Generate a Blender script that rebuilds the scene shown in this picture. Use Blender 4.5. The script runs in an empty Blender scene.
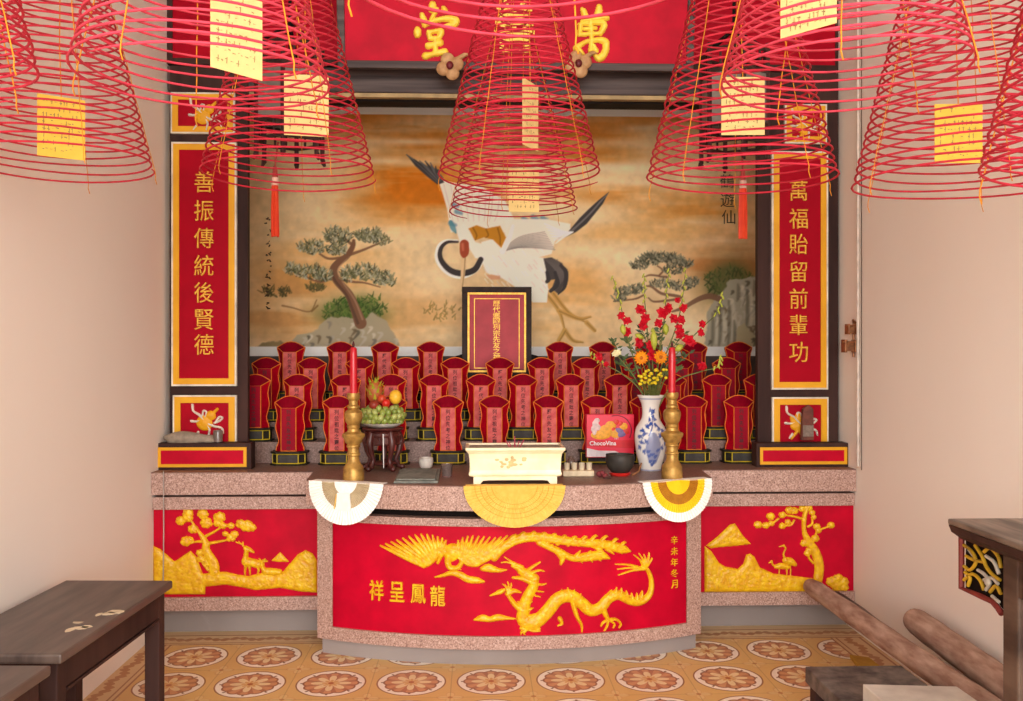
import bpy, math, random
import numpy as np
from mathutils import Vector, Matrix

R = random.Random(7)
NR = np.random.RandomState(11)
SC = bpy.context.scene
COL = SC.collection
PI = math.pi

# ------------------------------------------------------------------ camera
FPX, CX, CY, CAMH = 930.0, 511.5, 350.5, 1.35
YAW = math.radians(2.09)
SN, CS = math.sin(YAW), math.cos(YAW)

def ray(px, py):
    u = (np.asarray(px, float) - CX) / FPX
    v = -(np.asarray(py, float) - CY) / FPX
    return SN + u * CS, CS - u * SN, v

def P(px, py, Y):
    """photo direction met with the vertical plane at depth Y (used to size things)"""
    dx, dy, dz = ray(px, py)
    t = Y / dy
    return float(dx * t), float(Y), float(CAMH + dz * t)

def PX(px, Y): return P(px, CY, Y)[0]
def PZ(py, Y, px=477): return P(px, py, Y)[2]

def PS(px, py, X):
    dx, dy, dz = ray(px, py)
    t = X / dx
    return float(X), float(dy * t), float(CAMH + dz * t)

def plane_surf(Y):
    def f(px, py):
        dx, dy, dz = ray(px, py)
        t = Y / dy
        p = np.stack([dx * t, np.full_like(t, Y), CAMH + dz * t], -1)
        n = np.zeros_like(p); n[..., 1] = -1
        return p, n
    return f

def cyl_surf(xc, yc, rad):
    def f(px, py):
        dx, dy, dz = ray(px, py)
        a = dx * dx + dy * dy
        b = -(dx * xc + dy * yc)
        c = xc * xc + yc * yc - rad * rad
        t = (-b - np.sqrt(np.maximum(b * b - a * c, 0))) / a
        p = np.stack([dx * t, dy * t, CAMH + dz * t], -1)
        n = np.stack([(p[..., 0] - xc) / rad, (p[..., 1] - yc) / rad, np.zeros_like(t)], -1)
        return p, n
    return f

# ------------------------------------------------------------------ materials
def lin(c):
    out = []
    for x in c[:3]:
        x = x / 255.0
        out.append(x / 12.92 if x <= 0.04045 else ((x + 0.055) / 1.055) ** 2.4)
    return (*out, 1.0)

class NT:
    def __init__(s, name):
        s.m = bpy.data.materials.new(name); s.m.use_nodes = True
        s.t = s.m.node_tree; s.t.nodes.clear()
        s.out = s.t.nodes.new('ShaderNodeOutputMaterial')
        s.b = s.t.nodes.new('ShaderNodeBsdfPrincipled')
        s.t.links.new(s.b.outputs[0], s.out.inputs[0])
    def n(s, ty, **kw):
        nd = s.t.nodes.new(ty)
        for k, v in kw.items(): setattr(nd, k, v)
        return nd
    def put(s, sock, val):
        if hasattr(val, 'is_output'): s.t.links.new(val, sock)
        else: sock.default_value = val
    def math(s, op, a, b=None, c=None):
        nd = s.n('ShaderNodeMath', operation=op)
        s.put(nd.inputs[0], a)
        if b is not None: s.put(nd.inputs[1], b)
        if c is not None: s.put(nd.inputs[2], c)
        return nd.outputs[0]
    def mix(s, f, a, b, bt='MIX'):
        nd = s.n('ShaderNodeMixRGB', blend_type=bt)
        s.put(nd.inputs[0], f); s.put(nd.inputs[1], a); s.put(nd.inputs[2], b)
        return nd.outputs[0]
    def noise(s, scale, detail=4, vec=None, rough=.55, dist=0):
        nd = s.n('ShaderNodeTexNoise')
        nd.inputs['Scale'].default_value = scale; nd.inputs['Detail'].default_value = detail
        nd.inputs['Roughness'].default_value = rough; nd.inputs['Distortion'].default_value = dist
        if vec is not None: s.t.links.new(vec, nd.inputs['Vector'])
        return nd.outputs['Fac']
    def ramp(s, f, stops, interp='LINEAR'):
        nd = s.n('ShaderNodeValToRGB'); cr = nd.color_ramp; cr.interpolation = interp
        while len(cr.elements) < len(stops): cr.elements.new(.5)
        for e, (p, c) in zip(cr.elements, stops):
            e.position = p; e.color = c if len(c) == 4 else lin(c)
        s.t.links.new(f, nd.inputs[0]); return nd.outputs[0]
    def coords(s, kind='Object', scale=(1, 1, 1)):
        tc = s.n('ShaderNodeTexCoord'); mp = s.n('ShaderNodeMapping')
        mp.inputs['Scale'].default_value = scale
        s.t.links.new(tc.outputs[kind], mp.inputs[0]); return mp.outputs[0]
    def bump(s, h, strength=.2, dist=.01):
        nd = s.n('ShaderNodeBump'); nd.inputs['Strength'].default_value = strength
        nd.inputs['Distance'].default_value = dist
        s.t.links.new(h, nd.inputs['Height']); s.t.links.new(nd.outputs[0], s.b.inputs['Normal'])

def M(name, c, rough=.6, metal=0., c2=None, scale=12, stretch=(1, 1, 1), bump=0, spec=.4, lo=.35, hi=.65, detail=4,
      trans=0, alpha=1, coat=0):
    k = NT(name)
    k.b.inputs['Roughness'].default_value = rough
    k.b.inputs['Metallic'].default_value = metal
    k.b.inputs['Specular IOR Level'].default_value = spec
    k.b.inputs['Coat Weight'].default_value = coat
    if c2 is None: c2 = tuple(x * .82 for x in c)
    f = k.noise(scale, detail, k.coords('Object', stretch))
    k.put(k.b.inputs['Base Color'], k.ramp(f, [(lo, c2), (hi, c)]))
    if bump: k.bump(f, bump, .004)
    if trans: k.b.inputs['Transmission Weight'].default_value = trans
    return k.m

def vcol_mat(name, rough=.7, spec=.3, bump=0):
    k = NT(name)
    a = k.n('ShaderNodeAttribute', attribute_name='Col')
    k.t.links.new(a.outputs['Color'], k.b.inputs['Base Color'])
    k.b.inputs['Roughness'].default_value = rough
    k.b.inputs['Specular IOR Level'].default_value = spec
    if bump: k.bump(k.noise(220, 3, k.coords()), bump, .002)
    return k.m

# ------------------------------------------------------------------ mesh builder
class MB:
    def __init__(s): s.v = []; s.f = []; s.m = []
    def add(s, vs, fs, mi=0):
        o = len(s.v)
        s.v.extend([tuple(map(float, v)) for v in vs])
        s.f.extend([tuple(i + o for i in f) for f in fs])
        s.m.extend([mi] * len(fs)); return s
    def box(s, x0, x1, y0, y1, z0, z1, mi=0):
        x0, x1 = sorted((x0, x1)); y0, y1 = sorted((y0, y1)); z0, z1 = sorted((z0, z1))
        v = [(x0, y0, z0), (x1, y0, z0), (x1, y1, z0), (x0, y1, z0), (x0, y0, z1), (x1, y0, z1), (x1, y1, z1), (x0, y1, z1)]
        f = [(3, 2, 1, 0), (4, 5, 6, 7), (0, 1, 5, 4), (1, 2, 6, 5), (2, 3, 7, 6), (3, 0, 4, 7)]
        return s.add(v, f, mi)
    def tube(s, pts, r, n=8, mi=0, cap=True, closed=False):
        p = np.array(pts, float); k = len(p)
        rr = np.full(k, float(r)) if np.isscalar(r) else np.array(r, float)
        if closed: t = np.roll(p, -1, 0) - np.roll(p, 1, 0)
        else: t = np.gradient(p, axis=0)
        t /= np.linalg.norm(t, axis=1)[:, None] + 1e-12
        mean = np.abs(t).mean(0); up = np.zeros(3); up[int(np.argmin(mean))] = 1
        a = np.cross(t, up); a /= np.linalg.norm(a, axis=1)[:, None] + 1e-9
        b = np.cross(t, a)
        th = np.arange(n) * 2 * PI / n
        v = p[:, None] + rr[:, None, None] * (np.cos(th)[None, :, None] * a[:, None] + np.sin(th)[None, :, None] * b[:, None])
        v = v.reshape(-1, 3); f = []
        for i in range(k if closed else k - 1):
            i2 = (i + 1) % k
            for j in range(n):
                j2 = (j + 1) % n
                f.append((i * n + j, i2 * n + j, i2 * n + j2, i * n + j2))
        if cap and not closed:
            f.append(tuple(range(n))); f.append(tuple((k - 1) * n + j for j in reversed(range(n))))
        return s.add(v, f, mi)
    def lathe(s, prof, n=32, c=(0, 0, 0), mi=0):
        v = []; f = []; k = len(prof)
        for (r, z) in prof:
            for j in range(n):
                a = 2 * PI * j / n
                v.append((c[0] + r * math.cos(a), c[1] + r * math.sin(a), c[2] + z))
        for i in range(k - 1):
            for j in range(n):
                j2 = (j + 1) % n
                f.append((i * n + j, i * n + j2, (i + 1) * n + j2, (i + 1) * n + j))
        f.append(tuple(reversed(range(n)))); f.append(tuple((k - 1) * n + j for j in range(n)))
        return s.add(v, f, mi)
    def prism(s, poly, a, b, axis='z', mi=0):
        """extrude a 2D outline between a and b along axis"""
        n = len(poly); v = []
        for d in (a, b):
            for (p, q) in poly:
                v.append({'z': (p, q, d), 'y': (p, d, q), 'x': (d, p, q)}[axis])
        f = [tuple(range(n)), tuple(n + i for i in reversed(range(n)))]
        for i in range(n): f.append((i, i + n, (i + 1) % n + n, (i + 1) % n))
        return s.add(v, f, mi)
    def ell(s, c, r, nu=14, nv=9, mi=0, rot=None):
        if np.isscalar(r): r = (r, r, r)
        v = []; f = []
        for i in range(nv + 1):
            ph = PI * i / nv
            for j in range(nu):
                th = 2 * PI * j / nu
                q = Vector((r[0] * math.sin(ph) * math.cos(th), r[1] * math.sin(ph) * math.sin(th), r[2] * math.cos(ph)))
                if rot is not None: q = rot @ q
                v.append((c[0] + q[0], c[1] + q[1], c[2] + q[2]))
        for i in range(nv):
            for j in range(nu):
                j2 = (j + 1) % nu
                f.append((i * nu + j, (i + 1) * nu + j, (i + 1) * nu + j2, i * nu + j2))
        return s.add(v, f, mi)
    def frame(s, x0, x1, z0, z1, w, y0, y1, mi=0):
        """rectangular picture-frame ring in an xz plane"""
        s.box(x0, x1, y0, y1, z0, z0 + w, mi); s.box(x0, x1, y0, y1, z1 - w, z1, mi)
        s.box(x0, x0 + w, y0, y1, z0 + w, z1 - w, mi); s.box(x1 - w, x1, y0, y1, z0 + w, z1 - w, mi)
        return s

def mkmesh(name, mb, mats, smooth=None, off=(0, 0, 0)):
    me = bpy.data.meshes.new(name)
    v = np.array(mb.v, float).reshape(-1, 3) - np.array(off)
    me.from_pydata(v.tolist(), [], mb.f)
    if not isinstance(mats, (list, tuple)): mats = [mats]
    for m in mats: me.materials.append(m)
    if any(mb.m): me.polygons.foreach_set('material_index', mb.m)
    me.validate(); 
    import bmesh
    bm = bmesh.new(); bm.from_mesh(me)
    bmesh.ops.recalc_face_normals(bm, faces=bm.faces); bm.to_mesh(me); bm.free()
    if smooth:
        me.polygons.foreach_set('use_smooth', [True] * len(me.polygons))
        me.set_sharp_from_angle(angle=math.radians(smooth))
    return me

OFF = {}
def thing(name, label, cat, loc=(0, 0, 0), rz=0, group=None):
    o = bpy.data.objects.new(name, None); COL.objects.link(o)
    o.empty_display_size = .05
    o.location = loc; o.rotation_euler = (0, 0, rz)
    o['label'] = label; o['category'] = cat
    if group: o['group'] = group
    OFF[o] = loc; return o

def part(name, mb, mats, parent, smooth=None, world=False, bevel=0, label=None):
    """one mesh object under its thing; world=True means mb is in room coordinates"""
    root = parent
    while root.parent: root = root.parent
    off = OFF.get(root, (0, 0, 0)) if world else (0, 0, 0)
    o = bpy.data.objects.new(name, mkmesh(name, mb, mats, smooth, off)); COL.objects.link(o)
    o.parent = parent
    if bevel: bev(o, bevel)
    if label: o['label'] = label
    return o

def solo(name, mb, mats, label, cat, loc=(0, 0, 0), rz=0, smooth=None, group=None, bevel=0, world=False):
    o = bpy.data.objects.new(name, mkmesh(name, mb, mats, smooth, loc if world else (0, 0, 0))); COL.objects.link(o)
    o.location = loc; o.rotation_euler = (0, 0, rz)
    o['label'] = label; o['category'] = cat
    if group: o['group'] = group
    OFF[o] = loc
    if bevel: bev(o, bevel)
    return o

def struct(name, mb, mats, smooth=None, bevel=0):
    o = bpy.data.objects.new(name, mkmesh(name, mb, mats, smooth)); COL.objects.link(o)
    o['kind'] = 'structure'
    if bevel: bev(o, bevel)
    return o

def bev(o, w, seg=2):
    m = o.modifiers.new('bevel', 'BEVEL'); m.width = w; m.segments = seg; m.limit_method = 'ANGLE'; m.angle_limit = math.radians(40)

def dup(root, loc, rz=0, label=None, group=None):
    r = root.copy(); COL.objects.link(r); r.location = loc; r.rotation_euler = (0, 0, rz)
    if label: r['label'] = label
    if group: r['group'] = group
    OFF[r] = loc
    for ch in list(root.children):
        c = ch.copy(); COL.objects.link(c); c.parent = r
        for g in list(ch.children):
            d = g.copy(); COL.objects.link(d); d.parent = c
    return r

# ------------------------------------------------------------------ lettering
_fc = bpy.data.curves.new('lettering', 'FONT'); _fc.align_x = 'CENTER'; _fc.resolution_u = 3
_fo = bpy.data.objects.new('lettering', _fc); COL.objects.link(_fo)
_gc = {}
def glyph(ch, bold=.012, ext=.04, fit=True):
    key = (ch, bold, ext, fit)
    if key in _gc: return _gc[key]
    _fc.body = ch; _fc.size = 1; _fc.offset = bold; _fc.extrude = ext
    dg = bpy.context.evaluated_depsgraph_get(); dg.update()
    me = bpy.data.meshes.new_from_object(_fo.evaluated_get(dg))
    v = np.array([q.co[:] for q in me.vertices]); f = [tuple(p.vertices) for p in me.polygons]
    if fit:
        lo, hi = v.min(0), v.max(0); v = v - (lo + hi) / 2; v /= max(hi[0] - lo[0], hi[1] - lo[1])
    bpy.data.meshes.remove(me)
    _gc[key] = (v, f); return v, f

def put_glyph(mb, ch, pos, size, normal_ang=0., sx=1., tilt=0., bold=.012, ext=.04, mi=0, fit=True):
    """stand a character up facing -Y (turned by normal_ang about z, leaning by tilt)"""
    v, f = glyph(ch, bold, ext, fit)
    w = np.stack([v[:, 0] * size * sx, -v[:, 2] * size, v[:, 1] * size], -1)
    m = np.array(Matrix.Rotation(normal_ang, 3, 'Z') @ Matrix.Rotation(tilt, 3, 'X'))
    mb.add(w @ m.T + np.array(pos), f, mi)

# ------------------------------------------------------------------ painted and carved surfaces
def vnoise(h, w, sx, sy, oct=4, seed=0):
    rs = np.random.RandomState(seed); out = np.zeros((h, w)); amp = 1.; tot = 0
    for o in range(oct):
        gx = int(w / sx * 2 ** o) + 3; gy = int(h / sy * 2 ** o) + 3
        g = rs.rand(gy, gx)
        x = np.linspace(0, gx - 1.001, w); y = np.linspace(0, gy - 1.001, h)
        x0 = x.astype(int); y0 = y.astype(int)
        fx = x - x0; fy = y - y0
        fx = fx * fx * (3 - 2 * fx); fy = (fy * fy * (3 - 2 * fy))[:, None]
        x1 = np.minimum(x0 + 1, gx - 1); y1 = np.minimum(y0 + 1, gy - 1)
        a = g[y0][:, x0] * (1 - fx) + g[y0][:, x1] * fx
        b = g[y1][:, x0] * (1 - fx) + g[y1][:, x1] * fx
        out += amp * (a * (1 - fy) + b * fy); tot += amp; amp *= .5
    return out / tot

def sd_caps(X, Y, x0, y0, r0, x1, y1, r1):
    dx, dy = x1 - x0, y1 - y0; L = dx * dx + dy * dy + 1e-9
    t = np.clip(((X - x0) * dx + (Y - y0) * dy) / L, 0, 1)
    return (r0 + (r1 - r0) * t) - np.hypot(X - x0 - t * dx, Y - y0 - t * dy)

def sd_poly(X, Y, pts):
    n = len(pts); d = np.full(X.shape, 1e9); ins = np.zeros(X.shape, bool)
    for i in range(n):
        x0, y0 = pts[i]; x1, y1 = pts[(i + 1) % n]
        d = np.minimum(d, -sd_caps(X, Y, x0, y0, 0, x1, y1, 0))
        c = (y0 > Y) != (y1 > Y)
        ins ^= c & (X < (x1 - x0) * (Y - y0) / ((y1 - y0) if y1 != y0 else 1e-9) + x0)
    return np.where(ins, d, -d)

def sd_ell(X, Y, cx, cy, rx, ry, rot=0):
    c, s = math.cos(rot), math.sin(rot)
    u = ((X - cx) * c + (Y - cy) * s) / rx; v = (-(X - cx) * s + (Y - cy) * c) / ry
    return (1 - np.hypot(u, v)) * min(rx, ry)

def smooth_pts(pts, k=6):
    """Catmull-Rom through 2D/3D points"""
    p = [np.array(q, float) for q in pts]
    if len(p) < 3: return [tuple(q) for q in p]
    p = [2 * p[0] - p[1]] + p + [2 * p[-1] - p[-2]]
    out = []
    for i in range(1, len(p) - 2):
        for j in range(k):
            t = j / k
            out.append(tuple(.5 * (2 * p[i] + (p[i + 1] - p[i - 1]) * t + (2 * p[i - 1] - 5 * p[i] + 4 * p[i + 1] - p[i + 2]) * t * t
                             + (3 * p[i] - p[i - 1] - 3 * p[i + 1] + p[i + 2]) * t ** 3)))
    out.append(tuple(p[-2])); return out

def line(pts, r, w=None):
    """smoothed tapered stroke -> relief primitive list; points are (x, y), r is a list or number"""
    n = len(pts); rr = [r] * n if np.isscalar(r) else r
    q = smooth_pts([(x, y, k) for (x, y), k in zip(pts, rr)], 5)
    return ('l', q, w)

def relief(name, prims, surf, depth, mats, parent, res=.6, w=4., rough=.0008, label=None):
    """a carved figure: height field over the surface, cut where it sinks into the ground"""
    xs = []; ys = []
    for p in prims:
        if p[0] == 'l': xs += [q[0] - q[2] for q in p[1]] + [q[0] + q[2] for q in p[1]]; ys += [q[1] - q[2] for q in p[1]] + [q[1] + q[2] for q in p[1]]
        if p[0] == 'p': xs += [q[0] for q in p[1]]; ys += [q[1] for q in p[1]]
        if p[0] == 'e': m = max(p[3], p[4]); xs += [p[1] - m, p[1] + m]; ys += [p[2] - m, p[2] + m]
    x = np.arange(min(xs) - 1.5, max(xs) + 1.5, res); y = np.arange(min(ys) - 1.5, max(ys) + 1.5, res)
    X, Y = np.meshgrid(x, y)
    Hh = np.full(X.shape, -.004)
    for p in prims:
        if p[0] == 'l':
            s = np.full(X.shape, -99.)
            for a, b in zip(p[1][:-1], p[1][1:]): s = np.maximum(s, sd_caps(X, Y, *a, *b))
            ww = p[2] or max(1.2, min(w, max(q[2] for q in p[1])))
        elif p[0] == 'p': s = sd_poly(X, Y, p[1]); ww = p[2] if len(p) > 2 and p[2] else w
        else: s = sd_ell(X, Y, *p[1:6]); ww = min(p[3], p[4])
        dome = depth * np.sqrt(1 - (1 - np.clip(s / ww, 0, 1)) ** 2) * min(1, .55 + .45 * ww / 4)
        Hh = np.maximum(Hh, np.where(s > 0, dome, s * .004))
    Hh = Hh + np.where(Hh > 0, (vnoise(*X.shape, 4, 4, 3, len(prims)) - .5) * rough * 6 * np.clip(Hh / depth, 0, 1), 0)
    pt, nm = surf(X, Y)
    V = (pt + nm * Hh[..., None]).reshape(-1, 3)
    ny, nx = X.shape; I = np.arange(ny * nx).reshape(ny, nx)
    mx = np.maximum.reduce([Hh[:-1, :-1], Hh[1:, :-1], Hh[:-1, 1:], Hh[1:, 1:]]) > 0
    q = np.stack([I[:-1, :-1], I[1:, :-1], I[1:, 1:], I[:-1, 1:]], -1)[mx]
    used = np.unique(q); re = np.zeros(ny * nx, int); re[used] = np.arange(len(used))
    mb = MB(); mb.v = V[used].tolist(); mb.f = [tuple(t) for t in re[q].tolist()]; mb.m = [0] * len(mb.f)
    return part(name, mb, mats, parent, smooth=180, world=True, label=label)
# ------------------------------------------------------------------ palette
GOLD = M('gold_paint', (240, 194, 18), .42, 0, (220, 156, 6), 40, bump=.25, spec=.5)
GOLDL = M('gold_leaf', (236, 190, 70), .38, .25, (215, 150, 40), 60)
YEL = M('yellow_paint', (232, 168, 12), .5, 0, (222, 156, 8), 6)
WHT = M('white_line_paint', (236, 226, 208), .6)
RED = M('red_lacquer', (170, 0, 30), .55, 0, (156, 0, 27), 5, spec=.1)
REDP = M('red_panel_paint', (200, 2, 42), .5, 0, (176, 2, 36), 7, bump=.08, detail=6, spec=.12)
REDD = M('dark_red_lacquer', (150, 4, 22), .5, 0, (128, 4, 22), 6)
DARK = M('dark_brown_wood', (70, 47, 42), .6, 0, (50, 33, 31), 9, (1, 1, .15), bump=.1, spec=.12)
DARKH = M('dark_beam_wood', (100, 86, 82), .5, 0, (54, 42, 42), 9, (.12, 1, 3), bump=.1, spec=.2)
BLACK = M('black_wood', (28, 20, 18), .7, spec=.1)
WOODT = M('worn_table_wood', (96, 80, 72), .36, 0, (60, 46, 42), 7, (3, .35, 1), bump=.15, detail=6)
TAN = M('tan_wood', (190, 160, 110), .6)

def granite():
    k = NT('pink_granite'); v = k.coords()
    f1 = k.noise(150, 3, v, .7); f2 = k.noise(6, 4, v)
    c = k.ramp(f1, [(.36, (116, 86, 76)), (.47, (176, 140, 126)), (.58, (196, 162, 148)), (.68, (224, 200, 188))])
    c = k.mix(k.math('MULTIPLY', f2, .35), c, lin((158, 114, 100)))
    k.put(k.b.inputs['Base Color'], c); k.b.inputs['Roughness'].default_value = .5
    k.bump(f1, .1, .002); return k.m
GRAN = granite()

def granite_top():
    k = NT('granite_ledge_top'); v = k.coords()
    f1 = k.noise(120, 3, v, .7); f2 = k.noise(3, 5, v)
    c = k.ramp(f1, [(.38, (104, 74, 64)), (.55, (140, 106, 94)), (.68, (170, 140, 128))])
    c = k.mix(k.math('MULTIPLY', f2, .6), c, lin((112, 82, 70)))
    k.put(k.b.inputs['Base Color'], c); k.b.inputs['Roughness'].default_value = .45
    return k.m
GRANT = granite_top()

def plaster(name, c1, c2, c3):
    k = NT(name); v = k.coords('Object', (1, 1, .5))
    f = k.noise(1.3, 5, v); g = k.noise(14, 6, v, .7); h = k.noise(4.2, 8, v, .75, .8)
    c = k.mix(f, lin(c1), lin(c2))
    c = k.mix(k.ramp(h, [(.62, (0, 0, 0)), (.74, (90, 90, 90))]), c, lin(c3))
    k.put(k.b.inputs['Base Color'], c); k.b.inputs['Roughness'].default_value = .8
    k.b.inputs['Specular IOR Level'].default_value = .2
    k.bump(g, .12, .006); return k.m
PLAST = plaster('cream_plaster', (250, 243, 234), (244, 234, 224), (253, 249, 245))
CEILM = plaster('ceiling_plaster', (246, 242, 232), (240, 234, 224), (240, 236, 228))
PLINTH = plaster('grey_plinth_stone', (176, 164, 158), (122, 110, 106), (214, 206, 202))

def floor_mat():
    k = NT('encaustic_floor_tile')
    tc = k.n('ShaderNodeTexCoord'); sx = k.n('ShaderNodeSeparateXYZ'); k.t.links.new(tc.outputs['Object'], sx.inputs[0])
    m = k.math; X, Y = sx.outputs[0], sx.outputs[1]
    u = m('DIVIDE', m('SUBTRACT', X, -.919 - .1625), .325); v = m('DIVIDE', m('SUBTRACT', Y, 4.143 - .1725), .345)
    def cell(a): return m('SUBTRACT', m('FRACT', a), .5)
    fu, fv = cell(u), cell(v); hu, hv = cell(m('ADD', u, .5)), cell(m('ADD', v, .5))
    def pol(a, b): return m('MULTIPLY', m('SQRT', m('ADD', m('MULTIPLY', a, a), m('MULTIPLY', b, b))), 2.), m('ARCTAN2', b, a)
    r, t = pol(fu, fv); r2, t2 = pol(hu, hv)
    lt = lambda a, b: m('LESS_THAN', a, b)
    band = lambda a, lo, hi: m('MULTIPLY', m('GREATER_THAN', a, lo), lt(a, hi))
    n1 = k.noise(3.0, 6, k.coords()); n2 = k.noise(40, 4, k.coords())
    base = k.mix(n1, lin((210, 164, 92)), lin((226, 188, 124)))
    # corner motif
    cw = m('ADD', .12, m('MULTIPLY', m('ABSOLUTE', m('COSINE', m('MULTIPLY', t2, 2.))), .22))
    col = k.mix(m('MULTIPLY', lt(r2, cw), .55), base, lin((226, 196, 140)))
    col = k.mix(m('MULTIPLY', band(r2, m('SUBTRACT', cw, .05), cw), .45), col, lin((196, 128, 62)))
    col = k.mix(lt(r2, .06), col, lin((196, 124, 64)))
    # medallion
    col = k.mix(lt(r, .87), col, lin((150, 98, 62)))
    col = k.mix(lt(r, .83), col, lin((246, 234, 218)))
    sc = m('ADD', .60, m('MULTIPLY', m('ABSOLUTE', m('COSINE', m('MULTIPLY', t, 6.))), .06))
    col = k.mix(band(r, m('SUBTRACT', sc, .0), m('ADD', sc, .05)), col, lin((150, 92, 62)))
    tick = m('MULTIPLY', lt(m('ABSOLUTE', m('SINE', m('MULTIPLY', t, 4.))), .16), band(r, .66, .76))
    col = k.mix(tick, col, lin((128, 88, 66)))
    col = k.mix(lt(r, sc), col, lin((204, 146, 104)))
    col = k.mix(m('MULTIPLY', lt(r, sc), lt(m('COSINE', m('MULTIPLY', t, 12.)), -.2)), col, lin((176, 112, 80)))
    pet = m('MULTIPLY', .5, m('POWER', m('ABSOLUTE', m('COSINE', m('MULTIPLY', t, 4.))), .55))
    col = k.mix(lt(r, pet), col, lin((232, 206, 158)))
    col = k.mix(lt(r, m('MULTIPLY', pet, .45)), col, lin((216, 164, 100)))
    col = k.mix(lt(r, .07), col, lin((180, 96, 50)))
    seam = m('MAXIMUM', m('GREATER_THAN', m('ABSOLUTE', fu), .493), m('GREATER_THAN', m('ABSOLUTE', fv), .493))
    col = k.mix(m('MULTIPLY', seam, .4), col, lin((150, 110, 66)))
    # border strips along the walls
    def border(d, s):                       # d: distance into the strip, s: along it
        q = m('DIVIDE', d, .15); w = m('MULTIPLY', m('SINE', m('MULTIPLY', s, 38.)), .07)
        bc = k.mix(n1, lin((206, 172, 124)), lin((222, 190, 144)))
        leaf = lt(m('ABSOLUTE', m('SUBTRACT', m('SUBTRACT', q, .55), w)), m('ADD', .05, m('MULTIPLY', m('ABSOLUTE', m('SINE', m('MULTIPLY', s, 76.))), .10)))
        bc = k.mix(leaf, bc, lin((176, 118, 72)))
        bc = k.mix(m('MAXIMUM', band(q, .0, .06), band(q, .16, .21)), bc, lin((160, 100, 60)))
        bc = k.mix(band(q, .9, .97), bc, lin((160, 100, 60)))
        return bc
    dB = m('SUBTRACT', Y, 4.313); dL = m('SUBTRACT', -1.40, X); dR = m('SUBTRACT', X, 1.655)
    col = k.mix(m('GREATER_THAN', dR, 0), col, border(dR, Y))
    col = k.mix(m('GREATER_THAN', dL, 0), col, border(dL, Y))
    col = k.mix(m('GREATER_THAN', dB, 0), col, border(dB, X))
    col = k.mix(m('MULTIPLY', n2, .22), col, lin((190, 150, 104)))
    k.put(k.b.inputs['Base Color'], col)
    k.put(k.b.inputs['Roughness'], m('ADD', .3, m('MULTIPLY', n1, .3)))
    return k.m

# ------------------------------------------------------------------ the room
XL, XR, YB, ZC = PX(150.8, 4.4), PX(856.5, 4.4), 5.602, 3.6
b = MB(); b.box(-4, 4, -2.5, 5.8, -.1, 0); struct('floor', b, floor_mat())
b = MB(); b.box(XL - .15, XL, .3, 5.8, 0, ZC); struct('wall_left', b, PLAST)
b = MB(); b.box(XR, XR + .15, .3, 5.8, 0, ZC); struct('wall_right', b, PLAST)
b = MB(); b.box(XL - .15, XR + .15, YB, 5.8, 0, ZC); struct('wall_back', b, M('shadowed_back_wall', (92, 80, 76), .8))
b = MB(); b.box(XL - .15, XR + .15, .3, 5.8, ZC, ZC + .1); struct('ceiling', b, CEILM)

# ------------------------------------------------------------------ altar
AX, AYC, AR = .148, 5.923, 1.953
ZT = .78
YW = 4.43
def arc(rad, x0, x1, n=40):
    return [(AX + x, AYC - math.sqrt(rad * rad - x * x)) for x in np.linspace(x0, x1, n)]

ALT = thing('altar', 'built-in pink granite altar with bowed front and red panels of golden carving', 'altar', (AX, 4.4, 0))
SW = .90
top_poly = [(XL + .002, 5.0), (XL + .002, 4.40), (AX - SW - .02, 4.40)] + arc(2.02, -SW, SW) + [(AX + SW + .02, 4.40), (XR - .002, 4.40), (XR - .002, 5.0)]
b = MB(); b.prism(top_poly, ZT - .03, ZT, 'z'); part('ledge_top', b, GRANT, ALT, world=True, smooth=30)
low = [(XL + .002, 5.0), (XL + .002, 4.398), (AX - SW - .022, 4.398)] + arc(2.022, -SW, SW) + [(AX + SW + .022, 4.398), (XR - .002, 4.398), (XR - .002, 5.0)]
b = MB(); b.prism(low, ZT - .105, ZT - .004, 'z'); part('ledge_slab', b, GRAN, ALT, world=True, smooth=30)
# neck under the slab, coloured black for the shade in the gap
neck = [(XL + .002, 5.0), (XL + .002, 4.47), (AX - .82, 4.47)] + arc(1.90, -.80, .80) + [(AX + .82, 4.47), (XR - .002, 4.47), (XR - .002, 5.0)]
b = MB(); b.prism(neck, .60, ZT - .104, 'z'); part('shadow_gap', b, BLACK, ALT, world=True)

# side bays
def side_bay(x0, x1, fig):
    b = MB(); b.box(x0, x1, 4.415, 4.62, .604, .662); part('top_rail', b, GRAN, ALT, world=True)
    b = MB(); b.box(x0, x1, 4.415, 4.62, .128, .19); part('bottom_rail', b, GRAN, ALT, world=True)
    b = MB(); b.box(x0, x1, 4.432, 4.62, .19, .604); p = part('side_panel', b, REDP, ALT, world=True); 
    b = MB(); b.box(x0, x1, 4.52, 4.62, 0, .128); part('plinth', b, PLINTH, ALT, world=True)
    return p
PL = side_bay(XL + .002, AX - .84, 0); PR = side_bay(AX + .84, XR - .002, 1)

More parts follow.
